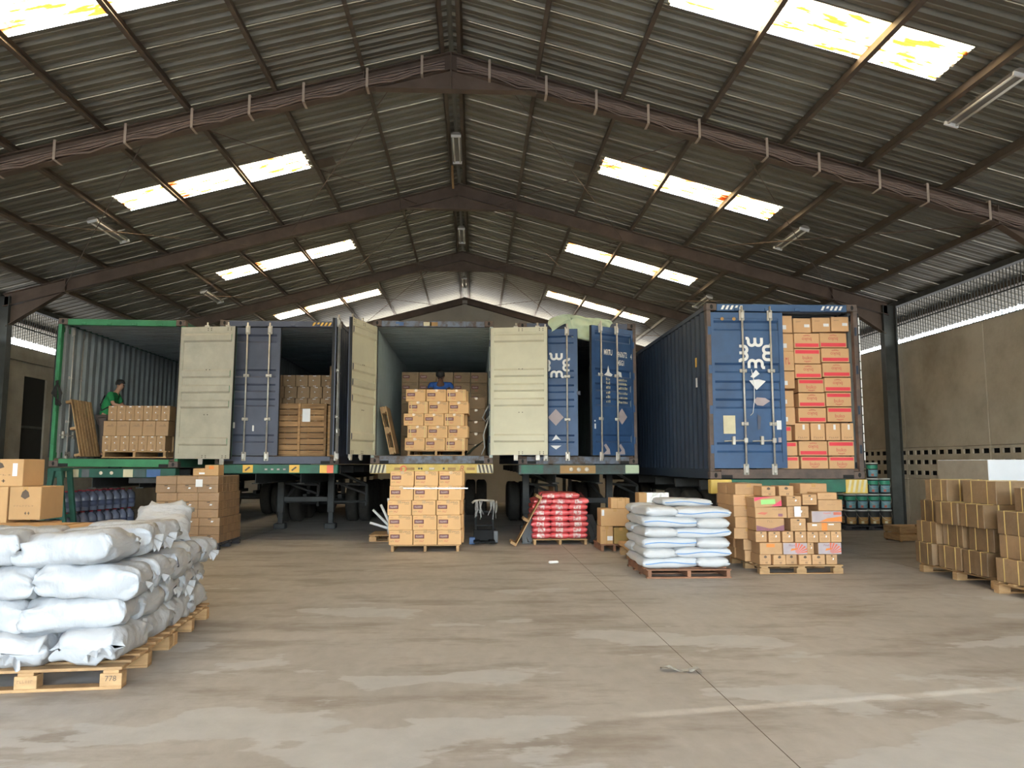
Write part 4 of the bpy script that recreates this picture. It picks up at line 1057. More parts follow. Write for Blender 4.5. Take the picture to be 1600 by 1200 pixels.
o = carton('topmost brown carton with white label at the left edge', -5.62, 9.38, 1.238, .60, .45, .32, card_m, 'a')
MB().rect(.18, .235, .12, .27, -.003).build('label_sticker', paper_m, o)
MB().rect(-.26, -.2, .06, .16, -.003).build('label_sticker', paper_m, o)
r = pallet('wooden pallet under the long flat carton behind the sacks', -4.35, 8.25, 0, 1.7, .8, .13)
carton('long flat brown carton lying behind the white sacks', -4.42, 8.25, .132, 1.95, .8, .71, card_m, None)

# ---- right edge: strapped cartons on two pallets, white box on top
pallet('wooden pallet under strapped cartons, nearer the wall column', 6.85, 9.12, 0, 1.2, 1.6, .14)
pallet('wooden pallet under strapped cartons, at the right frame edge', 6.75, 7.35, 0, 1.3, 1.6, .14)
def strapped(label, x, y, z, w, d, h, group):
    """left face at x, near face at y"""
    o = obj('carton', carton_mesh(w, d, h, cards_m), None, (x+w/2, y, z), (0, 0, R(random.Random(label).uniform(-5, 5))), label=label, cat='box', group=group)
    for yy in (.25*d, .72*d):
        b = MB(); b.box(-w/2-.003, -w/2-.001, yy-.006, yy+.006, 0, h+.003); b.box(-w/2-.003, w/2+.003, yy-.006, yy+.006, h+.0005, h+.003); b.build('strap', strap_m, o)
    for xx in (-.2*w, .25*w):
        b = MB(); b.box(xx-.009, xx+.009, -.003, -.001, 0, h+.003); b.build('strap', strap_m, o)
    b = MB(); b.rect(-w/2+.02, w/2-.02, .02, h-.02, -.002); 
    return o
rr = random.Random(4)
for r in range(4):
    ys = [(9.14, .52), (9.68, .52), (10.22, .5)] if r < 3 else [(9.2, .66), (10.1, .5)]
    for c, (y, d) in enumerate(ys):
        strapped('strapped film wrapped carton, %s row up, %s, middle right pallet' % (ORD[r], ('nearest', 'middle', 'farthest')[c if len(ys) == 3 else c*2]), 6.22+rr.uniform(-.07, .06)+(.12 if r == 3 else 0), y, .142+r*.287, .62, d-rr.uniform(.02, .07), .285, 'strapped cartons on the middle right pallet')
for r in range(3):
    for c, (y, d) in enumerate(((9.3, .7), (10.05, .7))):
        if r == 3: continue
        strapped('strapped carton in the inner row, %s row up, %s, middle right pallet' % (ORD[r], ('nearer', 'farther')[c]), 6.9, y, .142+r*.33, .62, d, .328, 'inner strapped cartons')
for r in range(4):
    ys = [(7.4, .5), (7.92, .5), (8.44, .52)] if r < 3 else [(7.5, .6), (8.2, .55)]
    for c, (y, d) in enumerate(ys):
        strapped('strapped film wrapped carton, %s row up, %s, right edge pallet' % (ORD[r], ('nearest', 'middle', 'farthest')[c if len(ys) == 3 else c*2]), 6.12+rr.uniform(-.07, .06)+(.1 if r == 3 else 0), y, .142+r*.272, .6, d-rr.uniform(.02, .07), .27, 'strapped cartons on the right edge pallet')
o = MB().cbox(0, 1.7, 0, 1.15, 0, .42, .01).build('board_box', [foam_m], None, (6.92, 10.1, 1.14), label='long white board box on top of the strapped cartons', cat='box')
MB().box(-.004, .0, .01, 1.14, .01, .41).build('end_panel', M('grey_card', (.36,.32,.26), .8), o)
o = strapped('strapped carton standing behind under the white board box', 7.6, 10.2, .0, .9, .9, 1.138, None)

# ---- small stack beside the red bags
pallet('small reddish pallet under cartons beside the red bags', 2.42, 13.4, 0, .5, .8, .12, woodr_m, 'plain')
o = carton('upright carton on the small reddish pallet', 2.29, 13.42, .122, .22, .4, .3, card_m, 's'); strap(o, .22, .4, .3, (.0,), tape_m)
carton('yellowish carton beside the upright one on reddish pallet', 2.54, 13.42, .122, .25, .4, .28, M('olive_card', (.38,.25,.08), .7), 'n')
o = carton('wide carton with white corner label on the small stack', 2.44, 13.42, .425, .5, .4, .3, card_m, None); MB().rect(-.235, -.19, .18, .28, -.002).build('label_sticker', paper_m, o)
o = carton('taped carton on top of the small stack beside red bags', 2.54, 13.45, .728, .33, .3, .18, card_m, None); strap(o, .33, .3, .18, (-.05, .09), tape_m)
pallet('tan pallet with flat board behind the blue lined sacks', 2.95, 11.75, 0, 1.05, 1.2, .16)
MB().cbox(-.55, .5, 0, 1.2, 0, .06, .006).build('board', card_m, None, (2.95, 11.75, .162), label='flat brown board lying on the tan pallet', cat='board')
for r in range(2): carton('carton hidden behind the sacks, %s one' % ('lower', 'upper')[r], 2.97, 12.75 if r else 12.3, .224+r*.3, .6, .6 if not r else .2, .298, card_m, None, 'hidden cartons')
o = carton('carton half wrapped in silver film behind the white sacks', 2.97, 12.75, .823, .5, .3, .2, card_m, None)
MB().cbox(-.12, .256, -.004, .303, -.0, .204, .004).build('film_wrap', film_m, o)

# ================================================================== sacks
def sack_point(L, W, H, seed, wr, ears, u, a, lift=0.):
    """u -1..1 along the sack, a = angle round it"""
    au = abs(u); tap = max(0., 1-au**5)**.5
    hh = H/2*(.10+.90*tap**.85); ww = W/2*(1-.10*(1-au)**0+.10*au**3*ears*3)
    ca, sa = math.cos(a), math.sin(a); e = .62
    y = ww*math.copysign(abs(ca)**e, ca); z = hh*math.copysign(abs(sa)**e, sa)
    x = L/2*u
    k = .35+.9*au**2
    n = Vector((x*5+seed*7.1, y*6+seed*3.3, z*8-seed))
    d1 = noise.noise(n*1.1)*wr*1.6
    # folds running in from the tied ends
    fold = math.sin(a*7+seed*2+noise.noise(n)*3)*wr*1.2*au**2 + noise.noise(Vector((x*4+seed, a*5, seed*2.)))*wr*k
    cr = noise.noise(Vector((x*16+seed*5, y*14, z*18)))*wr*.55
    r = d1+fold+cr+lift
    nrm = Vector((0, ca, sa*1.3)).normalized()
    x += noise.noise(Vector((a*2, seed, u)))*.02*au
    if au > .9: y *= 1+ears*noise.noise(Vector((a*1.2, seed*3., 1.)))*2
    return Vector((x, y+nrm.y*r, z+nrm.z*r*.9))
def sack_mesh(L, W, H, seed, wr=.012, ears=.08, nu=36, na=26, mat=sack_m):
    def mk():
        b = MB(); vs = []; fs = []
        us = [-1+2*i/nu for i in range(nu+1)]; us = [math.copysign(1-(1-abs(u))**1.25, u) for u in us]
        for u in us:
            for j in range(na): vs.append(sack_point(L, W, H, seed, wr, ears, u, 2*math.pi*j/na))
        for i in range(nu):
            for j in range(na): fs.append((i*na+j, i*na+(j+1) % na, (i+1)*na+(j+1) % na, (i+1)*na+j))
        fs += [tuple(range(na))[::-1], tuple(range(nu*na, (nu+1)*na))]
        zs = [v.z for v in vs]; z0 = -H/2*.92; z1 = H/2*.96
        vs = [(v.x, v.y, min(max(v.z, z0), z1+.3*(v.z-z1) if v.z > z1 else v.z)-z0) for v in vs]
        return b.add(vs, fs).mesh('sack', mat, True)
    return cached(('sack', L, W, H, seed, mat.name), mk)
def seam_mesh(L, W, H, seed, wr, ears):
    def mk():
        pts = []
        for i in range(25):
            u = -.93+1.86*i/24; p = sack_point(L, W, H, seed, wr, ears, u, -math.pi/2*0+math.pi+.12*math.sin(4*u+seed), .003)
            p = sack_point(L, W, H, seed, wr, ears, u, math.pi*1.0, .002); pts.append((p.x, p.y-.002, p.z+H/2*.92+.012*math.sin(3.5*u+seed)))
        return MB().path(pts, .0065, 5).mesh('seam', blue_seam_m, True)
    return cached(('seam', L, W, H, seed), mk)
def tuft_mesh(k, mat):
    # gathered, tied mouth of a sack: a short fan of stiff pleats
    def fn(u, v):
        w = .045+.05*u; a = (v-.5)*2
        return (u*.09-.03*a*a*u, a*w, .022*math.sin(v*17+k)*u+.03*u*math.sin(k+2*a)-.03*u*u)
    return cached(('tuft', k, mat.name), lambda: cloth(7, 22, fn).mesh('tied_end', mat, True))
def sack(label, x, y, z, L, W, H, seed, yaw=0, group=None, wr=.012, ears=.08, mat=sack_m, tilt=0, roll=0, seam=False, cat='sack', tuft=False):
    o = obj('sack', sack_mesh(L, W, H, seed, wr, ears, mat=mat), None, (x, y, z), (R(roll), R(tilt), R(yaw)), label=label, cat=cat, group=group)
    if tuft:
        for s in ((-1, 1) if seed % 2 else (1,)): obj('tied_end', tuft_mesh((seed+s) % 4, mat), o, (s*(L/2-.03), .08*math.sin(seed*2+s), H*.42), (R(25*math.sin(seed*3+s)), R(18), 0 if s > 0 else math.pi))
    if seam: obj('seam', seam_mesh(L, W, H, seed, wr, ears), o)
    return o

# ---- foreground heap of white sacks on pallets, left
TH = R(5.6); EX = Vector((math.cos(TH), math.sin(TH))); EY = Vector((-math.sin(TH), math.cos(TH))); O0 = Vector((-2.36, 5.45))
def loc2(u, v): p = O0+EX*u+EY*v; return p.x, p.y
for k, (u, v, w_) in enumerate(((-.6, 0, 'front'), (-.6, 1.23, 'rear'), (-1.84, .0, 'outer'), (-1.84, 1.23, 'far outer'))):
    x, y = loc2(u, v); p = pallet('pale block pallet under the foreground white sacks, %s one' % w_, x, y, 0, 1.2, 1.19, .145, wood_m, 'block', (0, 0, TH), 'pallets under the foreground sacks')
    if k == 0:
        letter('778', .05, darkp, p, .53, .07, -.002, name='stencil')
        b = MB(); scrib(b, -.05, .05, .07, .02, 3, -.002, 6); b.build('stencil', midp, p)
rr = random.Random(11); LY = .214
for ly in range(4):
    for row in range(5 if ly else 4):
        for c in range(3):
            if ly == 0: u, v, yaw = -.235-.465*c, .33+.66*row*.9, 90
            else: u, v, yaw = -.315-.655*c+(.03 if ly == 2 else -.04 if ly == 1 else -.07), .245+.475*row, 0
            if ly == 0 and v > 2.2: continue
            if c == 2 and ly and row == 0: continue
            if ly == 3 and row >= 3 and c == 0: continue
            x, y = loc2(u+rr.uniform(-.02, .02), v+rr.uniform(-.015, .015))
            if ly == 3 and row > 1 and c: continue
            tl = rr.uniform(-2.5, 2.5)*(2.6 if ly == 3 else 1)
            sack('white sack in foreground heap, %s layer up, %s row back, %s from right' % (ORD[ly], NTH[row], NTH[c]), x, y, .147+ly*LY+(.012 if ly == 3 else 0), .66 if ly else .68, .475, .246, rr.randrange(7), math.degrees(TH)+yaw+rr.uniform(-5, 5)*(2.2 if ly == 3 else 1)+(180 if rr.random() < .5 else 0), 'white sacks of the foreground heap', .022, .10, sack2_m, tl, rr.uniform(-2, 2), tuft=True)
x, y = loc2(-.34, 1.98)
sack('white sack propped up at the rear right of foreground heap', x, y, .147+3*LY+.03, .66, .5, .27, 3, math.degrees(TH)+100, 'white sacks of the foreground heap', .024, .1, sack2_m, -20)

# ---- pallet of flat sacks with blue seams, right of centre
pallet('reddish stringer pallet under the blue seamed sacks', 2.83, 10.2, 0, 1.13, 1.3, .12, woodr_m, 'stringer')
rr = random.Random(3)
for ly in range(6):
    A = .72; B = .44; X0, Y0 = 2.245+rr.uniform(-.02, .02), 10.24
    if ly % 2 == 0: lay = [(A/2, B/2, 0, 'front left'), (A+B/2, A/2-.02, 90, 'front right'), (B+A/2, A+B/2, 0, 'rear right'), (B/2, B+A/2, 90, 'rear left')]
    else: lay = [(B/2, A/2-.02, 90, 'front left'), (B+A/2, B/2, 0, 'front right'), (A+B/2, B+A/2, 90, 'rear right'), (A/2, A+B/2, 0, 'rear left')]
    for dx, dy, yaw, nm in lay:
        if ly == 5 and nm == 'front left': yaw += 4
        sack('white sack with blue seam, %s layer up, %s of the pallet' % (ORD[ly], nm), X0+dx, Y0+dy+rr.uniform(-.015, .015), .122+ly*.131+(.012 if ly > 3 and 'left' in nm else 0), A+.05, B+.035, .156, rr.randrange(5), yaw+rr.uniform(-3, 3), 'white sacks with blue seams', .007, .07, sack_m, rr.uniform(-1.5, 1.5), 0, True)
sack('white sack lying on top of the blue seamed pallet', 2.95, 10.95, .122+6*.131, .74, .46, .12, 2, 8, None, .008, .07, sack_m, 2, 0, True)

# ---- pallet of red plastic bags
pallet('plain wooden pallet under the red plastic bags', 1.6, 14.5, 0, 1.03, 1.0, .105, wood_m, 'plain')
def red_label(L, W, H, seed):
    def mk():
        b = MB(); vs = []; n = 8; m_ = 5
        for i in range(n+1):
            for j in range(m_+1):
                p = sack_point(L, W, H, seed, .006, .04, -.45+.75*i/n, math.pi-.55+1.1*j/m_, .004); vs.append((p.x, p.y, p.z+H/2*.92))
        b.add(vs, [(i*(m_+1)+j, i*(m_+1)+j+1, (i+1)*(m_+1)+j+1, (i+1)*(m_+1)+j) for i in range(n) for j in range(m_)]); return b.mesh('bag_label', bag_label_m, True)
    return cached(('redlab', seed), mk)
rr = random.Random(9)
for ly in range(8):
    cols = (0, 1, 2) if ly < 7 else (0, 1)
    for c in cols:
        for dpt in range(2):
            sd = rr.randrange(5); x = 1.6+(c-1)*.345+(.16 if ly == 7 else 0)+(.03 if ly > 5 else 0)
            o = obj('bag', sack_mesh(.365, .47, .122, sd, .006, .04, 20, 18, red_bag_m), None, (x+rr.uniform(-.008, .008), 14.76+.48*dpt, .107+ly*.106), (0, R(rr.uniform(-1.5, 1.5)), R(rr.uniform(-2, 2))), label='red plastic bag, %s layer up, %s, %s row of the pallet' % (ORD[ly], ('left', 'middle', 'right')[c], ('front', 'rear')[dpt]), cat='bag', group='red plastic bags on the pallet')
            if not dpt: obj('bag_label', red_label(.365, .47, .122, sd), o)
fm = bpy.data.materials.new('clear_stretch_film'); fm.use_nodes = True; nt = fm.node_tree
g_ = nt.nodes.new('ShaderNodeBsdfGlossy'); g_.inputs['Roughness'].default_value = .15; t_ = nt.nodes.new('ShaderNodeBsdfTransparent'); mx = nt.nodes.new('ShaderNodeMixShader'); mx.inputs[0].default_value = .35
nt.links.new(t_.outputs[0], mx.inputs[1]); nt.links.new(g_.outputs[0], mx.inputs[2]); nt.links.new(mx.outputs[0], nt.nodes['Material Output'].inputs[0])
for sx, lb in ((-1, 'left'), (1, 'right')):
    x0 = 1.33 if sx < 0 else 2.02; x1 = 1.08 if sx < 0 else 2.2
    cloth(6, 6, lambda u, v: (x0+(x1-x0)*u, 14.6+.6*v, .955-.14*u-.03*math.sin(math.pi*u)+.01*math.sin(8*v))).build('stretch_film', fm, None, smooth=True, label='clear stretch film slanting off the red bags, %s side' % lb, cat='film')

# ---- pallet leaning on the red bags, rubber strips, trolley, paper rolls
pallet('wooden pallet leaning on edge against the red bags', .90, 14.3, .50, 1.05, .42, .12, wood_m, 'plain', (0, R(119), 0), 'leaning pallets')
for k, (x, yb, lb, sg) in enumerate(((.98, 14.75, 'left', 1), (2.30, 14.6, 'right', -1))):
    pts = [(x+sg*(.0+.02*math.cos(t)), yb, .0) for t in (0,)]
    b = MB()
    for j in range(2):
        P = [(x+sg*(-.02+.12*j), yb+.06*j, .03), (x+sg*(-.04+.1*j), yb+.06*j, .12), (x+sg*(.03+.08*j), yb+.07*j, .32), (x+sg*(.12+.06*j), yb+.08*j, .55)]
        for i in range(3):
            (xa, ya, za), (xb, yb2, zb) = P[i], P[i+1]
            b.add([(xa-.045, ya, za), (xa+.045, ya, za), (xb+.045, yb2, zb), (xb-.045, yb2, zb), (xa-.045, ya+.02, za), (xa+.045, ya+.02, za), (xb+.045, yb2+.02, zb), (xb-.045, yb2+.02, zb)], [(0,1,2,3),(7,6,5,4),(0,4,5,1),(2,6,7,3),(1,5,6,2),(0,3,7,4)])
    b.cbox(x-.08, x+.1, yb, yb+.2, 0, .03, .008)
    b.build('rubber_strip', grey_m if sg > 0 else black_m, None, label='dark rubber strips propped at the %s of the red bags' % lb, cat='rubber strip')
ts = empty('hand_stacker', (.2, 14.72, 0), label='black iron hand stacker standing right of the framed cartons', cat='stacker')
for x in (-.18, .15): MB().cbox(x-.022, x+.022, .12, .16, .02, .80, .004).build('mast', iron_m, ts)
MB().path([(-.25, .1, .76), (-.2, .1, .80), (-.1, .1, .815), (.17, .1, .80)], .02, 8).build('handle', rod_m, ts, smooth=True)
for z in (.32, .58): MB().cbox(-.2, .17, .13, .15, z, z+.03, .004).build('cross_bar', iron_m, ts)
for x in (-.16, .12): MB().cbox(x-.06, x+.06, -.35, .15, .05, .085, .006).build('fork', iron_m, ts)
MB().cbox(-.24, .24, -.02, .24, .02, .05, .006).build('base_plate', iron_m, ts); MB().cbox(-.22, .2, .05, .2, .05, .26, .01).build('pump_box', iron_m, ts)
MB().cbox(.16, .24, -.1, .1, .03, .25, .01).build('side_box', grey_m, ts)
for x in (-.2, .2): MB().lathe([(.05,-.02),(.055,0),(.05,.02)], 12, axis='x').build('wheel', black_m, ts, (x, .2, .055))
MB().cbox(-.3, -.19, -.05, .1, 0, .13, .01).build('battery_box', plate_blue, ts)
rg = empty('rag', (.2, 14.72, 0), label='grey rag strips hanging from the stacker handle', cat='rag')
rr = random.Random(6)
for k in range(16):
    x = rr.choice((-.13, .13))+rr.uniform(-.05, .09); z = .80; L = rr.uniform(.18, .38)
    MB().path([(x, .085, z), (x+rr.uniform(-.03, .03), .06, z-L*.5), (x+rr.uniform(-.05, .05), .05, z-L)], rr.uniform(.005, .011), 5).build('strip', rag_m, rg, smooth=True)
pallet('low wooden pallet left of the framed cartons', -1.62, 15.25, 0, .85, .9, .13, wood_m, 'block')
pb = empty('paper_bundle', (-1.60, 15.35, .132), label='bundle of white paper rolls fanned out on the low pallet', cat='paper rolls')
for a, L, m_ in ((-68, .48, paper_m), (-42, .58, paper_m), (-24, .58, white_m), (-8, .66, paper_m), (4, .6, white_m)):
    d = Vector((math.sin(R(a)), -.1, math.cos(R(a)))).normalized()
    MB().tube((0, 0, .09), tuple(d*L+Vector((0, 0, .05))), .03, 8, .024).build('roll', m_, pb, smooth=True)
MB().lathe([(.10, 0), (.12, .1), (.09, .22)], 12).build('wrapping', paper_m, pb, smooth=True)

# ---- paint pails at the right wall
pallet('dark pallet under the paint pails', 9.02, 17.3, 0, 1.2, .75, .1, woodd_m, 'block')
def pail(label, x, y, z, kind):
    r = empty('paint_pail', (x, y, z), label=label, cat='pail', group='paint pails by the wall')
    obj('pail_body', cached(('pb', kind), lambda: MB().lathe([(.105, 0), (.118, .02), (.128, .33)], 18).mesh('pail_body', can_blk, True)), r)
    obj('lid', cached('pl', lambda: MB().lathe([(.13, .325), (.137, .33), (.137, .352), (.12, .356), (.0, .35)], 18).mesh('lid', can_lid, True)), r)
    lab = can_lbl if kind else ochre_m
    def arcs(z0, z1, r0, r1, a0, a1):
        b = MB(); vs = []
        for i in range(11):
            a = R(a0+(a1-a0)*i/10); vs += [(r0*math.cos(a), r0*math.sin(a), z0), (r1*math.cos(a), r1*math.sin(a), z1)]
        return b.add(vs, [(2*i, 2*i+2, 2*i+3, 2*i+1) for i in range(10)])
    obj('pail_label', cached(('plab', kind), lambda: arcs(.04, .19, .1215, .1255, 205, 325).mesh('pail_label', lab)), r)
    obj('label_mark', cached(('pmark', kind), lambda: arcs(.05, .10, .123, .1245, 235, 262).mesh('label_mark', redp if kind else hazw_m)), r)
    if kind: obj('green_band', cached('pband', lambda: arcs(.215, .30, .1275, .1295, 180, 360).mesh('green_band', can_grn)), r)
    obj('pail_handle', cached('ph', lambda: MB().path([(.135*math.cos(R(a)), -.02+.0*a, .30-.16*math.sin(R(a-180))*-1-.0) if False else (.136*math.cos(R(a)), -.136*abs(math.sin(R(a)))-.006, .29-.17*abs(math.sin(R(a)))) for a in range(180, 361, 15)], .004, 5).mesh('pail_handle', rod_m, True)), r)
for ly, cs in enumerate(((0, 1, 2, 3), (0, 1, 2, 3), (2, 3), (2,))):
    for c in cs:
        pail('%s paint pail, %s layer up, %s of the pail stack' % ('brown labelled' if ly == 0 else 'green banded', ORD[ly], nth(c, 4)), 8.62+.275*c, 17.46, .102+ly*.358, ly)
for ly in range(2):
    for c in range(4): pail('paint pail in the rear row, %s layer up, %s' % (ORD[ly], nth(c, 4)), 8.62+.275*c, 17.76, .102+ly*.358, ly)
wc = empty('low_crate', (8.22, 14.7, 0), label='low wooden crate on the floor before the wall column', cat='crate')
for z0, z1 in ((.02, .14), (.17, .29)):
    for q in ((0, .7, 0, .02), (0, .7, .58, .6), (0, .02, .02, .58), (.68, .7, .02, .58)): MB().cbox(*q, z0, z1, .003).build('board', wood_m, wc)
for x in (.02, .64):
    for y in (.02, .54): MB().cbox(x, x+.04, y, y+.04, 0, .29, .003).build('corner_post', wood_m, wc)
MB().box(.02, .68, .02, .58, .02, .04).build('base', wood_m, wc)

# ---- wrapped jugs below the green container, trestle
pallet('dark pallet under the wrapped jugs', -7.95, 15.1, 0, .8, 2.6, .15, woodd_m, 'block')
rr = random.Random(1)
for ly in range(2):
    for k in range(10):
        for rw in range(2):
            r = empty('water_jug', (-7.98+.042*k-.245*rw, 15.24+.25*k, .152+ly*.415), label='purple grey water jug, %s layer, %s back, %s row under green container' % (('lower', 'upper')[ly], NTH[k], ('outer', 'inner')[rw]), cat='jug', group='water jugs under the green container')
            obj('jug_body', cached('jb', lambda: MB().lathe([(.10, 0), (.115, .02), (.115, .26), (.10, .31), (.04, .37), (.035, .385)], 14).mesh('jug_body', jug_m, True)), r)
            obj('cap', cached('jc', lambda: MB().lathe([(.04, .382), (.04, .41), (.0, .412)], 10).mesh('cap', cap_m, True)), r)
            obj('jug_label', cached('jl', lambda: MB().lathe([(.1165, .08), (.1165, .2)], 14).mesh('jug_label', juglab_m, True)), r)
tr = empty('trestle', (-7.72, 14.62, 0), label='dark green A shaped trestle in front of the jugs', cat='trestle')
for y in (0, .35):
    for s in (-1, 1):
        b = MB(); b.add([(s*.06-.045, y, 1.40), (s*.06+.045, y, 1.40), (s*.25+.045, y, 0), (s*.25-.045, y, 0), (s*.06-.045, y+.06, 1.40), (s*.06+.045, y+.06, 1.40), (s*.25+.045, y+.06, 0), (s*.25-.045, y+.06, 0)], [(0,1,2,3),(7,6,5,4),(0,4,5,1),(2,6,7,3),(1,5,6,2),(0,3,7,4)]); b.build('leg', trestle_m, tr)
    MB().box(-.2, .2, y+.01, y+.05, .5, .56).build('spreader', trestle_m, tr)
MB().cbox(-.1, .1, -.02, .43, 1.37, 1.43, .006).build('head_beam', trestle_m, tr)
MB().tube((-.4, .1, 1.05), (-1.2, .1, 1.02), .03, 8).build('side_bar', grey_m, tr); MB().tube((-.4, .1, 1.05), (-.1, .1, 1.05), .03, 8).build('side_bar', grey_m, tr)

# ---- litter on the floor
rr = random.Random(2)
b = cloth(14, 6, lambda u, v: (-.13+.27*u, -.03+.07*v-.09*u, max(.002, .014+.022*noise.noise(Vector((u*6, v*4, 3.)))+.012*math.sin(9*u))))
b.build('crumpled_paper', M('dirty_paper', (.50,.48,.43), .9, var=.4, scale=14), None, (1.5, 5.75, .0), smooth=True, label='crumpled grey paper lying on the concrete floor', cat='litter')
MB().cbox(-.08, .08, -.025, .025, 0, .035, .015).build('litter', white_m, None, (1.2, 11.85, 0), (0, 0, R(12)), label='small white scrap on the floor before the red bags', cat='litter')

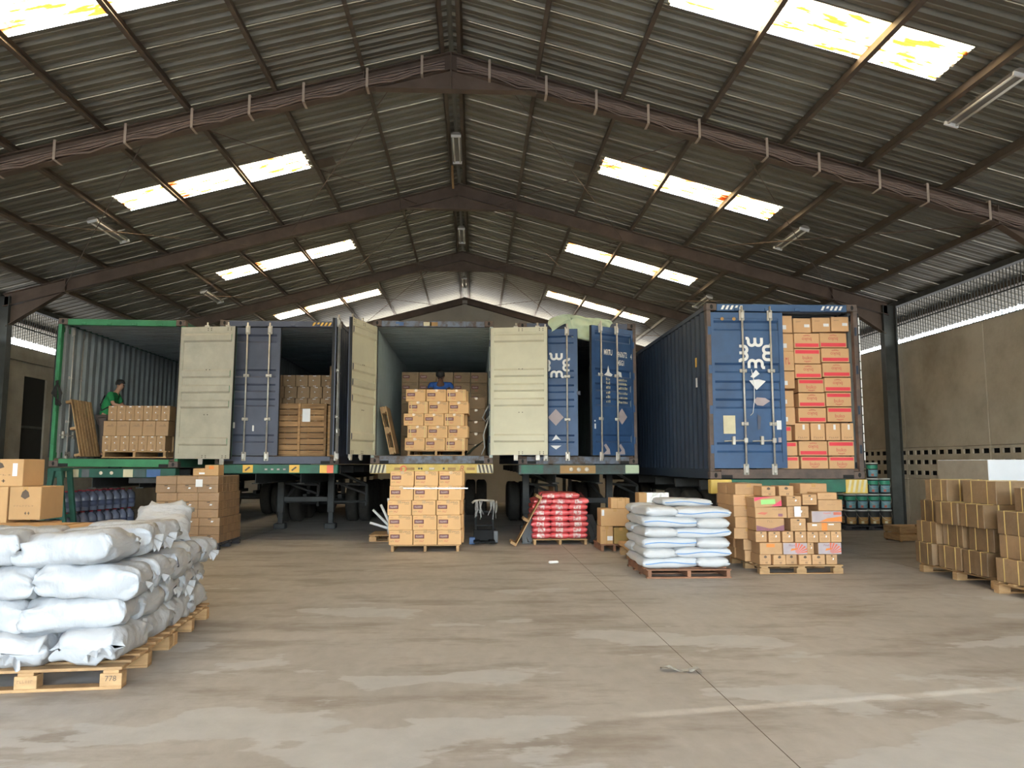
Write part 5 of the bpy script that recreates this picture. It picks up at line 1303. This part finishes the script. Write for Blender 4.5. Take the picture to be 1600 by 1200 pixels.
# ================================================================== people
def skinned(name, pts, edges, mat, parent, sub=2):
    """pts: list of (xyz, radius or (rx, ry))"""
    me = bpy.data.meshes.new(name); me.from_pydata([p for p, r in pts], edges, [])
    o = bpy.data.objects.new(name, me); COL.objects.link(o)
    m = o.modifiers.new('skin', 'SKIN'); m.use_smooth_shade = True
    for i, (p, r) in enumerate(pts): me.skin_vertices[0].data[i].radius = r if isinstance(r, tuple) else (r, r)
    me.skin_vertices[0].data[0].use_root = True
    s = o.modifiers.new('sub', 'SUBSURF'); s.levels = sub; s.render_levels = sub
    dg = bpy.context.evaluated_depsgraph_get(); dg.update()
    fin = bpy.data.meshes.new_from_object(o.evaluated_get(dg)); bpy.data.objects.remove(o)
    fin.materials.clear(); fin.materials.append(mat)
    for p in fin.polygons: p.use_smooth = True
    return obj(name, fin, parent)
def person(label, loc, yaw, shirt, skin, lean=0., headdrop=0., hands=None, sc=1.):
    """faces +x; x forward, y left; lean pushes chest and head forward"""
    r = empty('person', loc, (0, 0, yaw), label=label, cat='person'); r.scale = (sc, sc, sc)
    ch = .05+lean; nk = .08+lean*1.45; zc = 1.30-lean*.25; zn = 1.43-lean*.5
    P = [((0, 0, .90), .105), ((.01+lean*.3, 0, 1.08), .09), ((ch, 0, zc), .10), ((nk, 0, zn), .05), ((nk+.03, 0, zn+.07), .05)]
    E = [(0, 1), (1, 2), (2, 3), (3, 4)]
    hx = [hands[0] if hands else (.3, .2, .95), hands[1] if hands else (.3, -.2, .95)]
    limb = {}
    for s, h in ((1, hx[0]), (-1, hx[1])):
        b = len(P); sh = Vector((ch+.01, s*.19, zc+.055)); hv = Vector(h); el = (sh+hv)/2+Vector((-.04, s*.07, -.085))
        P += [(tuple(sh), .055), (tuple(el), .041), (tuple(hv+(el-hv).normalized()*.05), .028), (tuple(hv), (.022, .036)), (tuple(hv+(hv-el).normalized()*.05), (.016, .036))]
        E += [(2, b), (b, b+1), (b+1, b+2), (b+2, b+3), (b+3, b+4)]; limb[s] = (sh, el, hv)
        hd = (hv-el).normalized(); sd = Vector((0, 1, 0)) if abs(hd.y) < .8 else Vector((1, 0, 0))
        e4 = b+4
        for q in range(4):
            f0 = hv+hd*.05+sd*(-.027+.018*q); i0 = len(P); fl_ = (.055, .065, .06, .045)[q]
            P += [(tuple(f0), .0085), (tuple(f0+hd*fl_*.55+Vector((0, 0, -.006))), .008), (tuple(f0+hd*fl_+Vector((0, 0, -.02))), .0065)]
            E += [(e4, i0), (i0, i0+1), (i0+1, i0+2)]
        i0 = len(P); P += [(tuple(hv+hd*.03+sd*-s*.045), .009), (tuple(hv+hd*.065+sd*-s*.055), .0075)]; E += [(b+3, i0), (i0, i0+1)]
    for s in (1, -1):
        b = len(P); P += [((0, s*.09, .84), .082), ((.02, s*.10, .48), .055), ((-.01, s*.10, .12), .038), ((0, s*.10, .055), .036), ((.13, s*.11, .035), .032)]
        E += [(0, b), (b, b+1), (b+1, b+2), (b+2, b+3), (b+3, b+4)]
    hc = Vector((nk+.05+headdrop*.07, 0, zn+.17-headdrop*.03))
    # head grown from the neck: skull, jaw, nose, ears
    T = Matrix.Translation(hc) @ Matrix.Rotation(headdrop, 4, 'Y')
    hb = len(P)
    for p, rd in (((.012, 0, -.06), .058), ((.0, 0, .0), .076), ((-.012, 0, .055), .072), ((.082, 0, -.012), .012)): P.append((tuple(T @ Vector(p)), rd))
    E += [(4, hb), (hb, hb+1), (hb+1, hb+2), (hb+1, hb+3)]
    skinned('body', P, E, skin, r)
    for s in (.03, -.03): MB().lathe([(.001, -.012), (.011, -.006), (.011, .006), (.001, .012)], 8).build('eye', black_m, r, tuple(T @ Vector((.071, s, .012))), smooth=True)
    b = MB(); b.path([tuple(T @ Vector((.078-.008*abs(i-2)*.6, (i-2)*.012, -.058))) for i in range(5)], .005, 5); b.build('mouth', M('lips', (.25,.08,.07), .5), r)
    for s in (1, -1): MB().lathe([(.0, -.012), (.02, -.008), (.024, .004), (.0, .01)], 10).build('ear', skin, r, tuple(T @ Vector((-.01, s*.078, -.012))), (R(90), 0, 0), smooth=True)
    hb_ = MB(); vs = []; fs = []; na, nb = 18, 9
    for j in range(nb+1):
        ph = R(118)*j/nb
        for i in range(na):
            th = 2*math.pi*i/na; rad = 1+.06*noise.noise(Vector((math.cos(th)*4, math.sin(th)*4, ph*5)))
            lim = min(ph, R(72)) if math.cos(th) > .35 else ph      # hairline high over the face
            vs.append(T @ Vector((-.012+.098*rad*math.sin(lim)*math.cos(th), .09*rad*math.sin(lim)*math.sin(th), .028+.098*rad*math.cos(lim))))
    for j in range(nb):
        for i in range(na): fs.append((j*na+i, j*na+(i+1) % na, (j+1)*na+(i+1) % na, (j+1)*na+i))
    hb_.add(vs, fs).build('hair', hair_m, r, smooth=True)
    S = [((0, 0, .78), .152), ((.01+lean*.3, 0, 1.06), .142), ((ch, 0, zc-.01), .150), ((nk-.015, 0, zn-.03), .075)]; SE = [(0, 1), (1, 2), (2, 3)]
    for s in (1, -1):
        sh, el, hv = limb[s]; i0 = len(S); S += [(tuple(sh), .078), (tuple(sh.lerp(el, .8)), .066)]; SE += [(2, i0), (i0, i0+1)]
    skinned('shirt', S, SE, shirt, r)
    Tn = [((0, 0, .90), .138), ((0, .09, .82), .095), ((.02, .10, .48), .072), ((-.01, .10, .10), .062), ((0, -.09, .82), .095), ((.02, -.10, .48), .072), ((-.01, -.10, .10), .062)]
    skinned('trousers', Tn, [(0, 1), (1, 2), (2, 3), (0, 4), (4, 5), (5, 6)], trous_m, r)
    for s in (1, -1): MB().cbox(-.07, .17, s*.105-.045, s*.105+.045, 0, .075, .02).build('shoe', black_m, r)
    return r, limb
g, limb = person('person in green t-shirt leaning over cartons in the green container', (-7.80, 16.6, 1.612), R(4), shirtg_m, skin_m, .08, .30, ((.44, .12, 1.09), (.42, -.18, 1.09)))
b = MB(); b.path([(-.10, .16, 1.34), (-.12, .02, 1.15), (-.02, -.17, 1.0), (.12, -.17, 1.08), (.2, -.02, 1.2)], .014, 6); b.build('bag_strap', black_m, g, smooth=True)
pallet('pallet the blue shirted person stands on', -.78, 17.2, 1.667, 1.0, .8, .13, wood_m, 'plain', group='hidden pallets')
person('person in blue shirt with bowed head behind the framed cartons', (-.78, 17.6, 1.797), R(-90), shirtb_m, skind_m, .17, 1.15, ((.42, .20, 1.22), (.42, -.2, 1.22)), 1.12)
